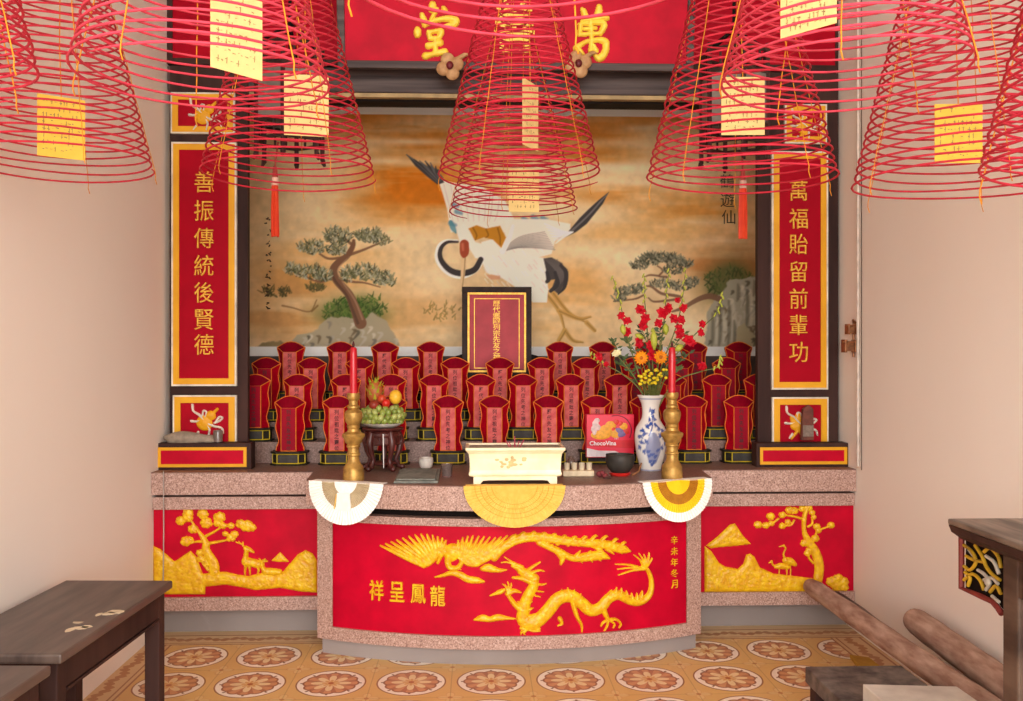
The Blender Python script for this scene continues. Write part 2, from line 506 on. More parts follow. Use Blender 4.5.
# bowed centre front
hw = .861
def ring(r0, r1, h=hw): return arc(r0, -h, h) + list(reversed(arc(r1, -h, h)))
b = MB(); b.prism(ring(AR, AR - .10), .597, .63, 'z'); part('front_top_rail', b, GRAN, ALT, world=True, smooth=30)
b = MB(); b.prism(ring(AR, AR - .10), .071, .127, 'z'); part('front_bottom_rail', b, GRAN, ALT, world=True, smooth=30)
for sg in (-1, 1):
    b = MB(); xs = (-hw, -hw + .072) if sg < 0 else (hw - .072, hw)
    b.prism(arc(AR, *xs, 6) + list(reversed(arc(AR - .10, *xs, 6))), .127, .597, 'z')
    b.box(AX + sg * hw, AX + sg * (hw - .04), 4.17, 4.45, .071, .63)
    part('stile', b, GRAN, ALT, world=True, smooth=30)
b = MB(); b.prism(ring(AR - .012, AR - .09, hw - .03), .12, .60, 'z'); FP = part('front_panel', b, REDP, ALT, world=True, smooth=30)
b = MB(); b.prism(arc(AR - .025, -hw + .02, hw - .02) + [(AX + hw - .02, 4.5), (AX - hw + .02, 4.5)], 0, .072, 'z'); part('front_plinth', b, PLINTH, ALT, world=True, smooth=30)
# stepped tiers for the tablets
TY = [4.63, 4.78, 4.98, 5.18]; TZ = [ZT, .885, .97, 1.058]
for i in (1, 2, 3):
    b = MB(); b.box(XL + .002, XR - .002, TY[i] - .02, 5.595, TZ[i - 1] if i > 1 else .3, TZ[i])
    part('tier', b, GRANT, ALT, world=True)

# --- carvings
SF = plane_surf(4.432)
def z1(pts, x0, y0, s): return [(x / s + x0, y / s + y0) for (x, y) in pts]
zl = lambda *p: z1(p, 150, 500, 5.683)
def zline(z, pts, r, w=None): return line(z(*pts), r, w)
def blob(cx, cy, r, seed, n=7):
    rr = random.Random(seed); out = [('e', cx, cy, r * .8, r * .7, 0)]
    for i in range(n):
        a = 2 * PI * i / n + rr.random() * .5
        out.append(('e', cx + math.cos(a) * r * .62, cy + math.sin(a) * r * .5, r * .45, r * .42, 0))
    return out
# left panel: pine, hills, deer
relief('golden_hills', [
    ('p', zl((20, 262), (60, 280), (140, 350), (230, 290), (262, 320), (300, 420), (360, 412), (430, 408), (500, 425), (560, 432), (640, 415), (700, 425), (752, 412), (840, 310), (885, 286), (925, 305), (948, 345), (948, 525), (860, 520), (740, 498), (600, 512), (520, 495), (430, 480), (315, 492), (312, 535), (20, 535)), 6),
    zline(zl, [(60, 290), (150, 400), (240, 500)], 1.0, 1.), zline(zl, [(140, 352), (230, 420), (300, 470), (420, 440)], 1.1, 1.),
    zline(zl, [(230, 295), (200, 380), (260, 440)], .9, 1.), zline(zl, [(885, 290), (850, 380), (760, 460)], 1.0, 1.),
    zline(zl, [(905, 300), (910, 400), (860, 480)], 1.0, 1.), zline(zl, [(430, 430), (540, 470), (700, 450), (760, 430)], 1.0, 1.)],
    SF, .014, GOLD, PL)
relief('golden_pine', [
    zline(zl, [(365, 410), (360, 360), (320, 290), (315, 240), (270, 170), (235, 120)], [5.5, 5, 4.2, 3.2, 1.4, 1.0]),
    zline(zl, [(320, 250), (385, 238), (450, 225)], [1.8, 1.2, .9]), zline(zl, [(318, 240), (270, 236), (225, 246)], [1.4, 1.0, .8]),
    zline(zl, [(318, 205), (375, 175), (420, 140)], [1.3, 1.0, .8]), zline(zl, [(330, 395), (290, 340), (282, 300)], [1.6, 1.2, 1.0])]
    + [q for (x, y, r, sd) in [(175, 118, 5, 1), (215, 75, 5.5, 2), (215, 100, 5, 12), (300, 80, 5.5, 3), (245, 165, 5, 4), (320, 130, 6, 5), (395, 98, 6, 6), (383, 132, 4, 7), (418, 146, 3.5, 8), (460, 146, 3.5, 9), (515, 135, 5, 10), (550, 148, 6.5, 11), (578, 156, 4.5, 13),
        (428, 192, 3, 14), (460, 215, 4.5, 15), (480, 195, 4, 16), (205, 235, 5.5, 17), (225, 228, 4, 18), (285, 300, 4, 19), (290, 335, 4, 20), (320, 350, 3.5, 21), (325, 365, 3, 22)]
       for q in blob(*zl((x, y))[0], r, sd)], SF, .013, GOLD, PL)
relief('golden_deer', [
    zline(zl, [(545, 350), (575, 355), (615, 365)], [4.4, 4.2, 4.0]), zline(zl, [(542, 345), (545, 310), (550, 280)], [3.0, 2.2, 1.9]),
    zline(zl, [(545, 275), (570, 285), (588, 296)], [2.6, 2.0, 1.0]), zline(zl, [(538, 268), (520, 250), (490, 240)], [.8, .7, .5]), zline(zl, [(530, 262), (528, 240)], [.7, .5]), zline(zl, [(515, 250), (505, 236)], [.6, .5]),
    zline(zl, [(545, 370), (540, 400), (541, 422)], [1.8, 1.0, .9]), zline(zl, [(565, 375), (568, 400), (568, 420)], [1.6, .9, .8]), zline(zl, [(612, 372), (618, 395), (612, 420)], [2.2, 1.2, .8]),
    zline(zl, [(550, 285), (560, 270)], [.8, .6])], SF, .017, GOLD, PL)
relief('golden_fawn', [
    zline(zl, [(655, 405), (700, 408), (735, 410)], [3.4, 3.6, 3.0]), zline(zl, [(650, 400), (640, 380), (638, 362)], [2.4, 2.0, 1.8]), zline(zl, [(632, 355), (650, 345), (664, 348)], [2.0, 1.6, .8]),
    zline(zl, [(632, 350), (622, 335)], [.9, .6]), zline(zl, [(645, 345), (655, 334)], [.8, .5]), zline(zl, [(640, 415), (660, 425)], [1.2, .9])], SF, .016, GOLD, PL)
relief('golden_mountain', [('p', zl((690, 345), (740, 296), (790, 350), (730, 352)), 4)], SF, .008, GOLD, PL)
# right panel: pine, cranes, hills
zr = lambda *p: z1(p, 700, 500, 6.375)
relief('golden_hills', [
    ('p', zr((30, 295), (70, 325), (120, 400), (160, 425), (240, 440), (275, 410), (295, 350), (320, 342), (345, 360), (380, 430), (470, 470), (560, 480), (640, 490), (720, 500), (715, 585), (30, 585)), 6),
    zline(zr, [(45, 320), (110, 430), (200, 520)], 1., 1.), zline(zr, [(320, 350), (300, 450), (250, 520)], 1., 1.), zline(zr, [(330, 360), (360, 470), (480, 540)], 1., 1.)], SF, .014, GOLD, PR)
relief('golden_mountain', [('p', zr((40, 290), (110, 235), (190, 158), (222, 150), (245, 185), (280, 235), (325, 280), (230, 292), (120, 300), (70, 308)), 5),
    zline(zr, [(200, 165), (170, 230), (110, 270)], .9, 1.), zline(zr, [(225, 165), (235, 220), (290, 262)], .9, 1.)], SF, .012, GOLD, PR)
relief('golden_pine', [
    zline(zr, [(750, 520), (760, 420), (735, 330), (690, 260), (665, 200), (665, 110), (680, 60)], [4.6, 4.6, 4.4, 3.6, 2.2, 2.2, 2.0]),
    zline(zr, [(665, 125), (600, 105), (530, 95)], [1.3, 1., .8]), zline(zr, [(690, 170), (715, 150), (715, 100)], [1.1, .9, .8]), zline(zr, [(500, 120), (450, 155), (400, 165)], [1., .9, .8]),
    zline(zr, [(600, 130), (580, 160), (540, 165)], [.9, .8, .7]), zline(zr, [(740, 240), (745, 200), (790, 180), (840, 165)], [.9, .9, .8, .6]), zline(zr, [(720, 400), (695, 370), (690, 330)], [1.2, 1., .9])]
    + [q for (x, y, r, sd) in [(370, 158, 4, 31), (450, 105, 4.2, 32), (420, 162, 3.6, 33), (455, 150, 3, 34), (525, 95, 3.6, 35), (570, 65, 4, 36), (600, 68, 4, 37), (525, 165, 3.4, 38), (560, 140, 3, 39), (650, 55, 3.4, 40), (690, 50, 4, 41), (715, 80, 3, 42), (725, 110, 2.6, 43),
        (745, 170, 3.6, 44), (755, 195, 3, 45), (835, 160, 3.6, 46), (735, 245, 4, 47), (665, 275, 4, 48), (685, 340, 3.4, 49), (695, 320, 3.4, 50)] for q in blob(*zr((x, y))[0], r, sd)], SF, .013, GOLD, PR)
relief('golden_crane', [
    zline(zr, [(545, 385), (575, 392), (605, 410)], [3.0, 3.6, 2.0]), zline(zr, [(545, 380), (532, 345), (545, 310), (535, 290)], [1.3, .8, .7, .9]), zline(zr, [(533, 290), (505, 298)], [.8, .4]),
    zline(zr, [(555, 410), (553, 450), (555, 490)], [.6, .5, .5]), zline(zr, [(575, 412), (578, 450), (575, 490)], [.6, .5, .5])], SF, .013, GOLD, PR)
relief('golden_crane', [
    zline(zr, [(485, 425), (520, 420), (560, 428)], [2.0, 3.0, 2.0]), zline(zr, [(478, 425), (462, 410), (458, 390)], [1.0, .8, .9]), zline(zr, [(458, 388), (440, 402)], [.7, .4]),
    zline(zr, [(505, 440), (503, 490)], [.6, .5])], SF, .012, GOLD, PR)
relief('golden_rock', [q for (x, y, r, sd) in [(840, 520, 5.5, 61), (880, 500, 5, 62), (915, 520, 5, 63), (870, 545, 6, 64), (915, 555, 5, 65)] for q in blob(*zr((x, y))[0], r, sd)], SF, .013, GOLD, PR)

# bowed panel: phoenix and dragon
CF = cyl_surf(AX, AYC, AR - .012)
za = lambda *p: z1(p, 330, 520, 5.384)
zb = lambda *p: z1(p, 490, 520, 4.871)
ph = []
base = np.array([(505, 245), (530, 235), (555, 215), (575, 190), (600, 165)])
tips = [(272, 138), (300, 128), (330, 118), (360, 108), (392, 98), (425, 88), (458, 80), (490, 76), (522, 78), (552, 82), (580, 90), (605, 98), (625, 110)]
for i, tp in enumerate(tips):
    t = i / (len(tips) - 1) * 4; j = min(3, int(t)); bp = base[j] + (base[j + 1] - base[j]) * (t - j)
    ph.append(zline(za, [tp, ((tp[0] * .45 + bp[0] * .55), tp[1] * .5 + bp[1] * .5 + 6), tuple(bp)], [.7, 2.5, 2.6], 2.))
tips = [(690, 110), (715, 95), (742, 88), (770, 86), (800, 88), (830, 90), (860, 92), (890, 96), (920, 92), (955, 85), (1000, 78), (1040, 80)]
base = np.array([(690, 180), (715, 215), (740, 235), (765, 240), (790, 240)])
for i, tp in enumerate(tips):
    t = i / (len(tips) - 1) * 4; j = min(3, int(t)); bp = base[j] + (base[j + 1] - base[j]) * (t - j)
    ph.append(zline(za, [tp, ((tp[0] + bp[0]) / 2, tp[1] * .5 + bp[1] * .5 + 8), tuple(bp)], [.7, 2.4, 2.4], 2.))
ph += [('e', *za((655, 175))[0], 8, 9, .2), ('e', *za((665, 148))[0], 4.5, 4, 0), zline(za, [(640, 190), (635, 230), (650, 258), (690, 255), (710, 220), (690, 200)], [3.6, 3, 2.6, 2.4, 2.2, 1.6]),
       zline(za, [(690, 255), (705, 268)], [1.2, .4]), zline(za, [(620, 170), (600, 190), (580, 230)], [2.4, 2, 1.4])]
# long tail plumes
ph += [zline(zb, [(20, 185), (70, 130), (150, 90), (250, 85), (350, 100), (450, 110), (560, 120), (640, 140), (685, 152)], [3.5, 4.2, 4.6, 4.4, 4.2, 4.0, 4.4, 4.6, .6], 3.),
       zline(zb, [(240, 110), (330, 150), (400, 185), (470, 180), (540, 172), (585, 188)], [3, 3.4, 3.2, 4.4, 4.4, .5], 3.), zline(zb, [(300, 130), (350, 180), (345, 215)], [2.6, 3, 1.2], 2.6)]
for (x, y) in [(110, 80), (160, 65), (210, 62), (260, 66), (310, 72), (360, 80), (410, 84), (460, 84), (510, 80), (560, 82), (610, 96), (650, 112)]:
    ph.append(zline(zb, [(x - 30, y + 35), (x, y), (x + 14, y - 2)], [2.2, 1.4, .4], 1.6))
for (x, y) in [(560, 165), (600, 166), (640, 164), (530, 150)]: ph.append(zline(zb, [(x - 30, y - 25), (x + 4, y)], [2.2, .5], 1.6))
for (x, y) in [(440, 150), (490, 150), (530, 152), (450, 208), (500, 205), (540, 198)]: ph.append(zline(zb, [(x - 25, 180), (x, y)], [2.2, .5], 1.6))
relief('golden_phoenix', ph, CF, .016, GOLD, FP)
dg = [zline(zb, [(150, 250), (190, 270), (215, 310), (185, 370), (165, 430), (165, 490), (215, 500), (275, 450), (330, 385), (390, 370), (440, 400), (490, 440), (540, 425), (575, 385), (625, 365), (690, 395), (740, 395), (780, 355), (785, 290), (765, 240), (740, 225)],
             [3.5, 5, 4.8, 5.2, 6, 6.6, 6.8, 6.6, 6.4, 6.2, 6, 5.8, 5.4, 5.0, 4.8, 4.2, 3.6, 2.8, 2.2, 1.8, 1.0], 6),
      # head
      zline(zb, [(215, 285), (175, 265), (140, 235), (110, 222)], [5.0, 4.8, 3.2, 1.8]), zline(zb, [(200, 300), (160, 285), (112, 280)], [3.4, 2.4, 1.2]), zline(zb, [(160, 228), (110, 205), (70, 180)], [1.2, .9, .5]),
      zline(zb, [(120, 215), (80, 205), (55, 208)], [.9, .7, .4]), ('e', *zb((170, 245))[0], 2.4, 2.0, 0), zline(zb, [(190, 240), (220, 220), (245, 205)], [1.6, 1.2, .5]), zline(zb, [(205, 255), (240, 245), (265, 250)], [1.4, 1, .4]),
      zline(zb, [(205, 320), (230, 345), (262, 350)], [1.4, 1, .4]), zline(zb, [(215, 305), (245, 315), (275, 310)], [1.4, 1, .4]), zline(zb, [(195, 340), (215, 365), (245, 375)], [1.4, 1, .4]),
      # forelegs and claws
      zline(zb, [(165, 445), (120, 410), (85, 360)], [3.8, 2.6, 1.8]), zline(zb, [(85, 360), (115, 345), (150, 352)], [2.4, 2.2, .8]), zline(zb, [(85, 360), (78, 325), (62, 312)], [1.4, 1, .5]), zline(zb, [(85, 355), (90, 320), (86, 302)], [1.4, 1, .5]), zline(zb, [(88, 352), (102, 325), (104, 308)], [1.3, 1, .5]),
      zline(zb, [(180, 480), (175, 510), (185, 530)], [3.6, 2.4, 2]), zline(zb, [(185, 530), (155, 545), (150, 558)], [1.6, 1.2, .5]), zline(zb, [(185, 530), (210, 540), (245, 540)], [1.6, 1.2, .5]), zline(zb, [(180, 532), (165, 550), (172, 558)], [1.3, 1, .5]), zline(zb, [(150, 528), (240, 530)], [1.2, 1.2]),
      # hind legs
      zline(zb, [(545, 420), (560, 455), (575, 485)], [4, 2.6, 1.9]), zline(zb, [(575, 485), (550, 500), (540, 518)], [1.3, 1, .5]), zline(zb, [(575, 485), (570, 515), (556, 540)], [1.3, 1, .5]), zline(zb, [(578, 485), (615, 485), (636, 505), (628, 525)], [1.4, 1.2, 1, .5]), zline(zb, [(580, 487), (605, 505), (600, 525)], [1.2, .9, .5]),
      zline(zb, [(400, 385), (420, 460), (445, 510), (448, 545)], [2.6, 2, 1.3, .5]), zline(zb, [(340, 480), (350, 505), (330, 515)], [2.2, 1.4, .5])]
for (x, y, a) in [(590, 345, 60), (615, 335, 70), (640, 338, 80), (665, 350, 95), (690, 362, 95), (715, 362, 95), (740, 350, 80), (350, 345, 90), (380, 335, 95), (410, 345, 70), (440, 365, 60), (465, 392, 50), (140, 400, 150), (200, 400, 20), (205, 430, 20), (215, 460, 30)]:
    dx, dy = math.cos(math.radians(a)), -math.sin(math.radians(a))
    dg.append(zline(zb, [(x - dx * 25, y - dy * 25), (x + dx * 6, y + dy * 6)], [2.4, .4], 1.6))
for (x, y) in [(700, 170), (725, 162), (750, 168), (775, 160), (790, 185), (610, 215), (620, 240), (625, 268)]:
    dg.append(zline(zb, [(752, 240), ((x + 752) / 2 + 6, (y + 240) / 2 - 8), (x, y)], [1.2, .9, .4], 1.2))
relief('golden_dragon', dg, CF, .018, GOLD, FP)
for pts, rr in [([(565, 308), (610, 298), (655, 285), (700, 295), (740, 318), (790, 325), (830, 332)], [.6, 1.6, 2.6, 3.2, 3.4, 3.2, .8]),
                ([(820, 262), (850, 258), (880, 265), (915, 272), (950, 268)], [2.2, 4, 3.2, 2, .6]),
                ([(862, 408), (895, 395), (920, 385), (945, 372)], [.6, 1.6, 2.4, .8]),
                ([(775, 538), (820, 528), (860, 535), (905, 525), (950, 528), (1000, 532)], [.6, 3.4, 2.6, 3.2, 1.8, .5])]:
    relief('golden_cloud', [zline(za, pts, rr)], CF, .012, GOLD, FP)
# inscription read from the right, and the small signature column
for ch, px, py in (('祥', 377, 590), ('呈', 397.5, 591.5), ('鳳', 418.5, 593.5), ('龍', 438, 595.5)):
    p, n = CF(np.array(px), np.array(py)); ang = math.atan2(n[0], -n[1])
    b = MB(); put_glyph(b, ch, p + n * .004, .088, ang, sx=.74, bold=.01, ext=.05)
    part('character', b, GOLD, FP, world=True)
b = MB()
for i, ch in enumerate('辛未年冬月'):
    p, n = CF(np.array(674.), np.array(540. + i * 11)); put_glyph(b, ch, p + n * .003, .036, math.atan2(n[0], -n[1]), bold=.0, ext=.05)
part('signature', b, GOLD, FP, world=True)
# ------------------------------------------------------------------ painted mural on the back wall
def make_mural():
    YM = 5.60; x0, x1, y0, y1, s = 238., 772., 106., 356., 1.35
    w = int((x1 - x0) * s); h = int((y1 - y0) * s)
    X, Y = np.meshgrid(np.linspace(x0, x1, w), np.linspace(y0, y1, h))
    img = np.zeros((h, w, 3)); c = lambda *a: np.array(a, float)
    def blend(m, col): img[:] = img * (1 - m[..., None]) + c(*col) * m[..., None]
    n1 = vnoise(h, w, 160, 40, 5, 1); n2 = vnoise(h, w, 60, 60, 5, 2); n3 = vnoise(h, w, 200, 26, 5, 3); n4 = vnoise(h, w, 9, 9, 3, 4)
    img[:] = c(212, 186, 142)
    def g(cx, cy, rx, ry): return np.exp(-((X - cx) / rx) ** 2 - ((Y - cy) / ry) ** 2)
    blend(np.clip((Y - 240) / 140, 0, 1) * .35, (190, 152, 102))
    blend(np.clip((n1 - .45) * 4, 0, 1) * .6, (228, 206, 166))
    def cloud(cx, cy, rx, ry, k, col=(190, 106, 20)):
        blend(np.clip(g(cx, cy, rx, ry) * 1.7 * (n3 * 2.1 - .35), 0, 1) * k, col)
    cloud(410, 128, 80, 14, .85); cloud(425, 175, 60, 34, 1.0, (186, 98, 12)); cloud(400, 205, 46, 16, .6); cloud(350, 120, 60, 12, .7)
    cloud(600, 140, 60, 20, .7); cloud(640, 118, 60, 12, .6); cloud(690, 205, 60, 16, .8, (196, 122, 40)); cloud(620, 190, 60, 12, .6); cloud(660, 228, 80, 16, .5, (204, 140, 60)); cloud(730, 262, 46, 30, .8, (172, 98, 40))
    cloud(560, 300, 50, 40, .5, (196, 126, 44)); cloud(280, 300, 50, 50, .7, (168, 108, 48)); cloud(330, 255, 60, 40, .4, (200, 140, 60)); cloud(560, 130, 50, 20, .5); cloud(400, 320, 60, 26, .5, (186, 124, 56))
    for (cx, cy, rx, ry) in [(400, 140, 60, 4), (390, 160, 50, 4), (640, 140, 80, 5), (620, 165, 90, 5), (650, 180, 70, 5), (440, 118, 60, 4)]:
        blend(np.clip(g(cx, cy, rx, ry) * n3 * 1.6, 0, 1) * .8, (232, 208, 168))
    blend(np.clip(g(240, 220, 40, 160), 0, 1) * .45, (150, 122, 86))
    blend(np.clip(g(770, 200, 40, 130), 0, 1) * .3, (160, 128, 88))
    blend(np.clip(.55 - n2, 0, 1) * .35, (164, 124, 76))
    img[:] = img * (1 + (n4[..., None] - .5) * .14)
    def stroke(pts, rr, col, a=1., soft=1.):
        n = len(pts); rr = [rr] * n if np.isscalar(rr) else rr
        q = smooth_pts([(x, y, r) for (x, y), r in zip(pts, rr)], 5)
        lo = min(t[0] - t[2] for t in q) - 3, min(t[1] - t[2] for t in q) - 3; hi = max(t[0] + t[2] for t in q) + 3, max(t[1] + t[2] for t in q) + 3
        i0 = max(0, int((lo[0] - x0) * s)); i1 = min(w, int((hi[0] - x0) * s) + 1); j0 = max(0, int((lo[1] - y0) * s)); j1 = min(h, int((hi[1] - y0) * s) + 1)
        if i1 <= i0 or j1 <= j0: return
        xx, yy = X[j0:j1, i0:i1], Y[j0:j1, i0:i1]; d = np.full(xx.shape, -99.)
        for p, r in zip(q[:-1], q[1:]): d = np.maximum(d, sd_caps(xx, yy, *p, *r))
        m = (np.clip(d / soft + .5, 0, 1) * a)[..., None]
        img[j0:j1, i0:i1] = img[j0:j1, i0:i1] * (1 - m) + c(*col) * m
    def poly(pts, col, a=1., soft=1.2, jit=0):
        d = sd_poly(X, Y, pts)
        if jit: d = d + (n4 - .5) * jit
        blend(np.clip(d / soft + .5, 0, 1) * a, col)
    rs = random.Random(5)
    def needles(cx, cy, rx, ry, k, cols, L=4.5):
        for i in range(k):
            a = rs.random() * 2 * PI; q = math.sqrt(rs.random()); x = cx + math.cos(a) * q * rx; y = cy + math.sin(a) * q * ry
            t = -PI / 2 + rs.uniform(-1.2, 1.2); l = L * rs.uniform(.6, 1.2)
            stroke([(x, y), (x + math.cos(t) * l, y + math.sin(t) * l)], [.75, .35], rs.choice(cols), .8)
    G1 = [(70, 72, 42), (96, 96, 62), (128, 124, 88), (58, 56, 40), (148, 142, 110), (84, 88, 70)]
    G2 = [(58, 84, 34), (76, 104, 42), (48, 66, 30), (96, 112, 50)]
    GR = [(96, 92, 82), (150, 144, 128), (168, 160, 140), (120, 112, 98), (186, 176, 154)]
    zp = lambda x, y: (x / 5.193 + 270, y / 5.193 + 215)
    # left: distant shrubs, rocks, leaning pine
    needles(275, 292, 16, 5, 60, [(92, 78, 42), (70, 66, 40)]); needles(313, 288, 10, 4, 50, [(92, 84, 46), (70, 66, 40)])
    for p_ in ([(zp(60, 470)), zp(110, 480), zp(200, 500), zp(235, 440)], [zp(240, 470), zp(210, 500)]): stroke(p_, [1, .8, .7, .6][:len(p_)], (118, 78, 44), .7)
    for i in range(2): blend(np.clip(g(345 + i * 18, 312, 26, 13) * 1.4 * (n2 * 1.6), 0, 1) * .8, (66, 84, 36))
    needles(345, 312, 24, 14, 160, G2, 5); needles(368, 308, 18, 12, 110, G2, 5)
    def rock(pts, base, k):
        poly(pts, base, .95, 1.5, 5)
        xs = [p[0] for p in pts]; ys = [p[1] for p in pts]
        for i in range(k):
            x = rs.uniform(min(xs), max(xs)); y = rs.uniform(min(ys), max(ys))
            if sd_poly(np.array([[x]]), np.array([[y]]), pts)[0, 0] > 1:
                l = rs.uniform(3, 10); stroke([(x, y), (x + l * .4, y + l * .2), (x + l * .2 * rs.choice([1, -1]), y + l)], [.6, 1.6, .5], rs.choice(GR + [(76, 70, 56), (96, 80, 58)]), .75, 1.6)
    rock([(283, 350), (296, 336), (315, 330), (326, 318), (345, 316), (362, 320), (370, 312), (384, 320), (392, 336), (398, 350)], (150, 138, 112), 60)
    rock([(252, 350), (262, 344), (280, 340), (290, 350)], (126, 108, 72), 10)
    B1 = (112, 78, 56)
    stroke([zp(460, 560), zp(430, 480), zp(400, 410), zp(340, 340), zp(320, 290), zp(340, 250), zp(390, 210), zp(420, 160), zp(425, 130)], [6, 4.8, 4.2, 4, 4, 3.4, 3, 2.4, 1.6], B1, 1)
    stroke([zp(445, 560), zp(415, 480), zp(385, 410), zp(330, 340), zp(312, 290)], [1.6, 1.4, 1.3, 1.2, 1], (74, 52, 40), .6); stroke([zp(470, 540), zp(430, 440), zp(365, 340), zp(345, 280), zp(400, 215)], [1, .9, .8, .8, .6], (156, 120, 92), .6)
    for p_ in ([(310, 325), (250, 345), (150, 310), (130, 318)], [(350, 330), (420, 345), (480, 350), (560, 372)], [(400, 205), (470, 180), (540, 150), (600, 125)], [(390, 215), (300, 225), (250, 200)], [(415, 150), (385, 125)]):
        stroke([zp(*q) for q in p_], [1.6, 1.2, .9, .6][:len(p_)], B1, .9)
    for (x, y, rx, ry, k) in [(110, 285, 40, 25, 60), (210, 300, 80, 35, 140), (270, 320, 50, 25, 60), (210, 170, 70, 35, 120), (345, 110, 70, 45, 150), (340, 180, 55, 30, 90), (505, 105, 70, 35, 150), (560, 130, 50, 25, 60), (400, 310, 40, 40, 90), (480, 300, 70, 40, 130), (570, 330, 60, 35, 120), (620, 350, 20, 20, 30)]:
        needles(*zp(x, y), rx / 5.193, ry / 5.193, k, G1 + [(150, 150, 128), (170, 166, 140)])
    # right: cliffs and overhanging pine
    zq = lambda x, y: (x / 5.394 + 600, y / 5.394 + 220)
    blend(np.clip(g(728, 280, 24, 22) * 1.6 * (n2 * 1.7), 0, 1) * .85, (78, 84, 46)); needles(728, 282, 26, 16, 150, [(72, 84, 40), (96, 98, 54), (58, 66, 36)], 5)
    rock([zq(560, 700), zq(560, 600), zq(575, 490), zq(600, 460), zq(630, 400), zq(660, 390), zq(680, 325), zq(740, 308), zq(850, 300), zq(930, 310), zq(930, 720)], (150, 144, 124), 110)
    for (x, y, l) in [(600, 500, 180), (640, 480, 200), (690, 430, 240), (740, 340, 90), (790, 380, 200), (830, 320, 80), (720, 540, 140)]:
        stroke([zq(x, y), zq(x + 6, y + l * .5), zq(x - 4, y + l)], [.9, 2.4, .9], (92, 86, 70), .6, 2); stroke([zq(x + 24, y + 8), zq(x + 28, y + l * .5), zq(x + 22, y + l * .9)], [1.2, 3, 1.2], (188, 182, 160), .55, 2.5)
    rock([zq(730, 700), zq(740, 570), zq(775, 548), zq(800, 580), (770, 350), (745, 352)], (158, 146, 112), 20)
    for p_, r_ in (([(640, 420), (590, 405), (540, 415), (490, 440), (440, 470), (380, 490)], [3.2, 3.0, 2.6, 2.2, 1.8, 1]), ([(430, 410), (380, 400), (320, 390), (270, 355), (240, 350)], [1.6, 1.5, 1.4, 1.2, .8]),
                   ([(420, 420), (350, 430), (280, 435), (250, 415)], [1.4, 1.2, 1, .7]), ([(350, 300), (310, 295), (330, 265), (300, 240)], [1.2, 1, .9, .7]), ([(310, 295), (260, 290), (230, 300)], [1., .9, .6]), ([(225, 400), (180, 420), (110, 430), (60, 435)], [1, .9, .7, .5])):
        stroke([zq(*q) for q in p_], r_, (110, 78, 58), .9)
    for (x, y, rx, ry, k) in [(200, 235, 50, 25, 70), (270, 205, 70, 30, 120), (330, 195, 70, 25, 110), (400, 215, 60, 28, 100), (460, 230, 40, 20, 50), (390, 265, 55, 22, 60), (180, 370, 60, 26, 80), (110, 390, 50, 24, 60), (90, 420, 40, 18, 40), (330, 340, 70, 26, 70), (430, 350, 60, 26, 70), (490, 330, 40, 24, 50)]:
        needles(*zq(x, y), rx / 5.394, ry / 5.394, k, [(66, 64, 50), (94, 92, 74), (122, 118, 96), (60, 62, 46), (140, 134, 108)], 3.6)
    # middle: faint lower foliage
    needles(440, 312, 20, 10, 50, [(150, 120, 64), (134, 108, 60)], 4)
    # crane
    zc = lambda x, y: (x / 4.2625 + 380, y / 4.2625 + 140)
    W1, W2, K1 = (226, 212, 196), (196, 184, 172), (62, 58, 58)
    for p_ in ([(541, 290), (556, 310), (562, 330)], [(550, 292), (566, 312), (584, 322)], [(556, 310), (576, 318), (588, 316)], [(562, 330), (570, 340), (580, 342)], [(562, 330), (556, 340)], [(584, 322), (592, 330)]): stroke(p_, [2.4, 2.0, .9][:len(p_)], (182, 138, 70), .9); stroke([(q[0] + .8, q[1] + .6) for q in p_], [.7, .6, .4][:len(p_)], (126, 88, 40), .6)
    poly([zc(*q) for q in [(235, 160), (300, 175), (420, 190), (520, 250), (560, 330), (520, 390), (420, 380), (330, 380), (290, 390), (275, 290), (255, 220)]], W1, .95)
    for i in range(9): stroke([zc(260 + i * 30, 180 + i * 6), zc(280 + i * 26, 260 + i * 6), zc(300 + i * 22, 340)], [.5, .7, .4], W2, .8)
    for (x, y) in [(300, 270), (315, 300), (290, 350), (600, 330), (640, 322), (680, 325)]: stroke([zc(x, y), zc(x + 20, y + 8)], [2.5, 1.5], (92, 130, 150), .8, 2)
    stroke([zc(290, 345), zc(300, 370), zc(312, 390)], [2, 2.6, 1], (70, 126, 140), .8)
    poly([zc(*q) for q in [(103, 57), (150, 88), (200, 110), (240, 120), (262, 175), (235, 185), (190, 150), (140, 105)]], K1, 1)
    for i, (x, y) in enumerate([(103, 57), (135, 78), (158, 84), (182, 84), (204, 92), (226, 106), (244, 122)]):
        stroke([zc(x, y), zc(x * .5 + 118, y * .5 + 78), zc(236 + i * 3, 170 - i * 2)], [.5, 1.5, 1.4], K1 if i % 2 else (88, 86, 86), 1)
    # body, tail, right wing
    poly([zc(*q) for q in [(520, 330), (600, 330), (700, 330), (800, 350), (800, 395), (735, 425), (720, 480), (650, 500), (560, 480), (500, 480), (520, 400)]], W1, .95)
    poly([zc(*q) for q in [(965, 212), (940, 262), (905, 306), (870, 350), (825, 385), (770, 412), (735, 420), (790, 385), (840, 325), (880, 285), (920, 248)]], K1, 1)
    for i in range(5): stroke([zc(960 - i * 8, 220 + i * 8), zc(890 - i * 6, 300 + i * 6), zc(800 - i * 8, 392 + i * 4)], [.4, .6, .4], (104, 100, 98), .8)
    for i in range(0): stroke([zc(700 + i * 28, 420 - i * 12), zc(790 + i * 14, 380 - i * 10), zc(965 - i * 16, 212 + i * 18)], [1.4, 2.2, .6], K1 if i % 2 else (80, 78, 78), 1)
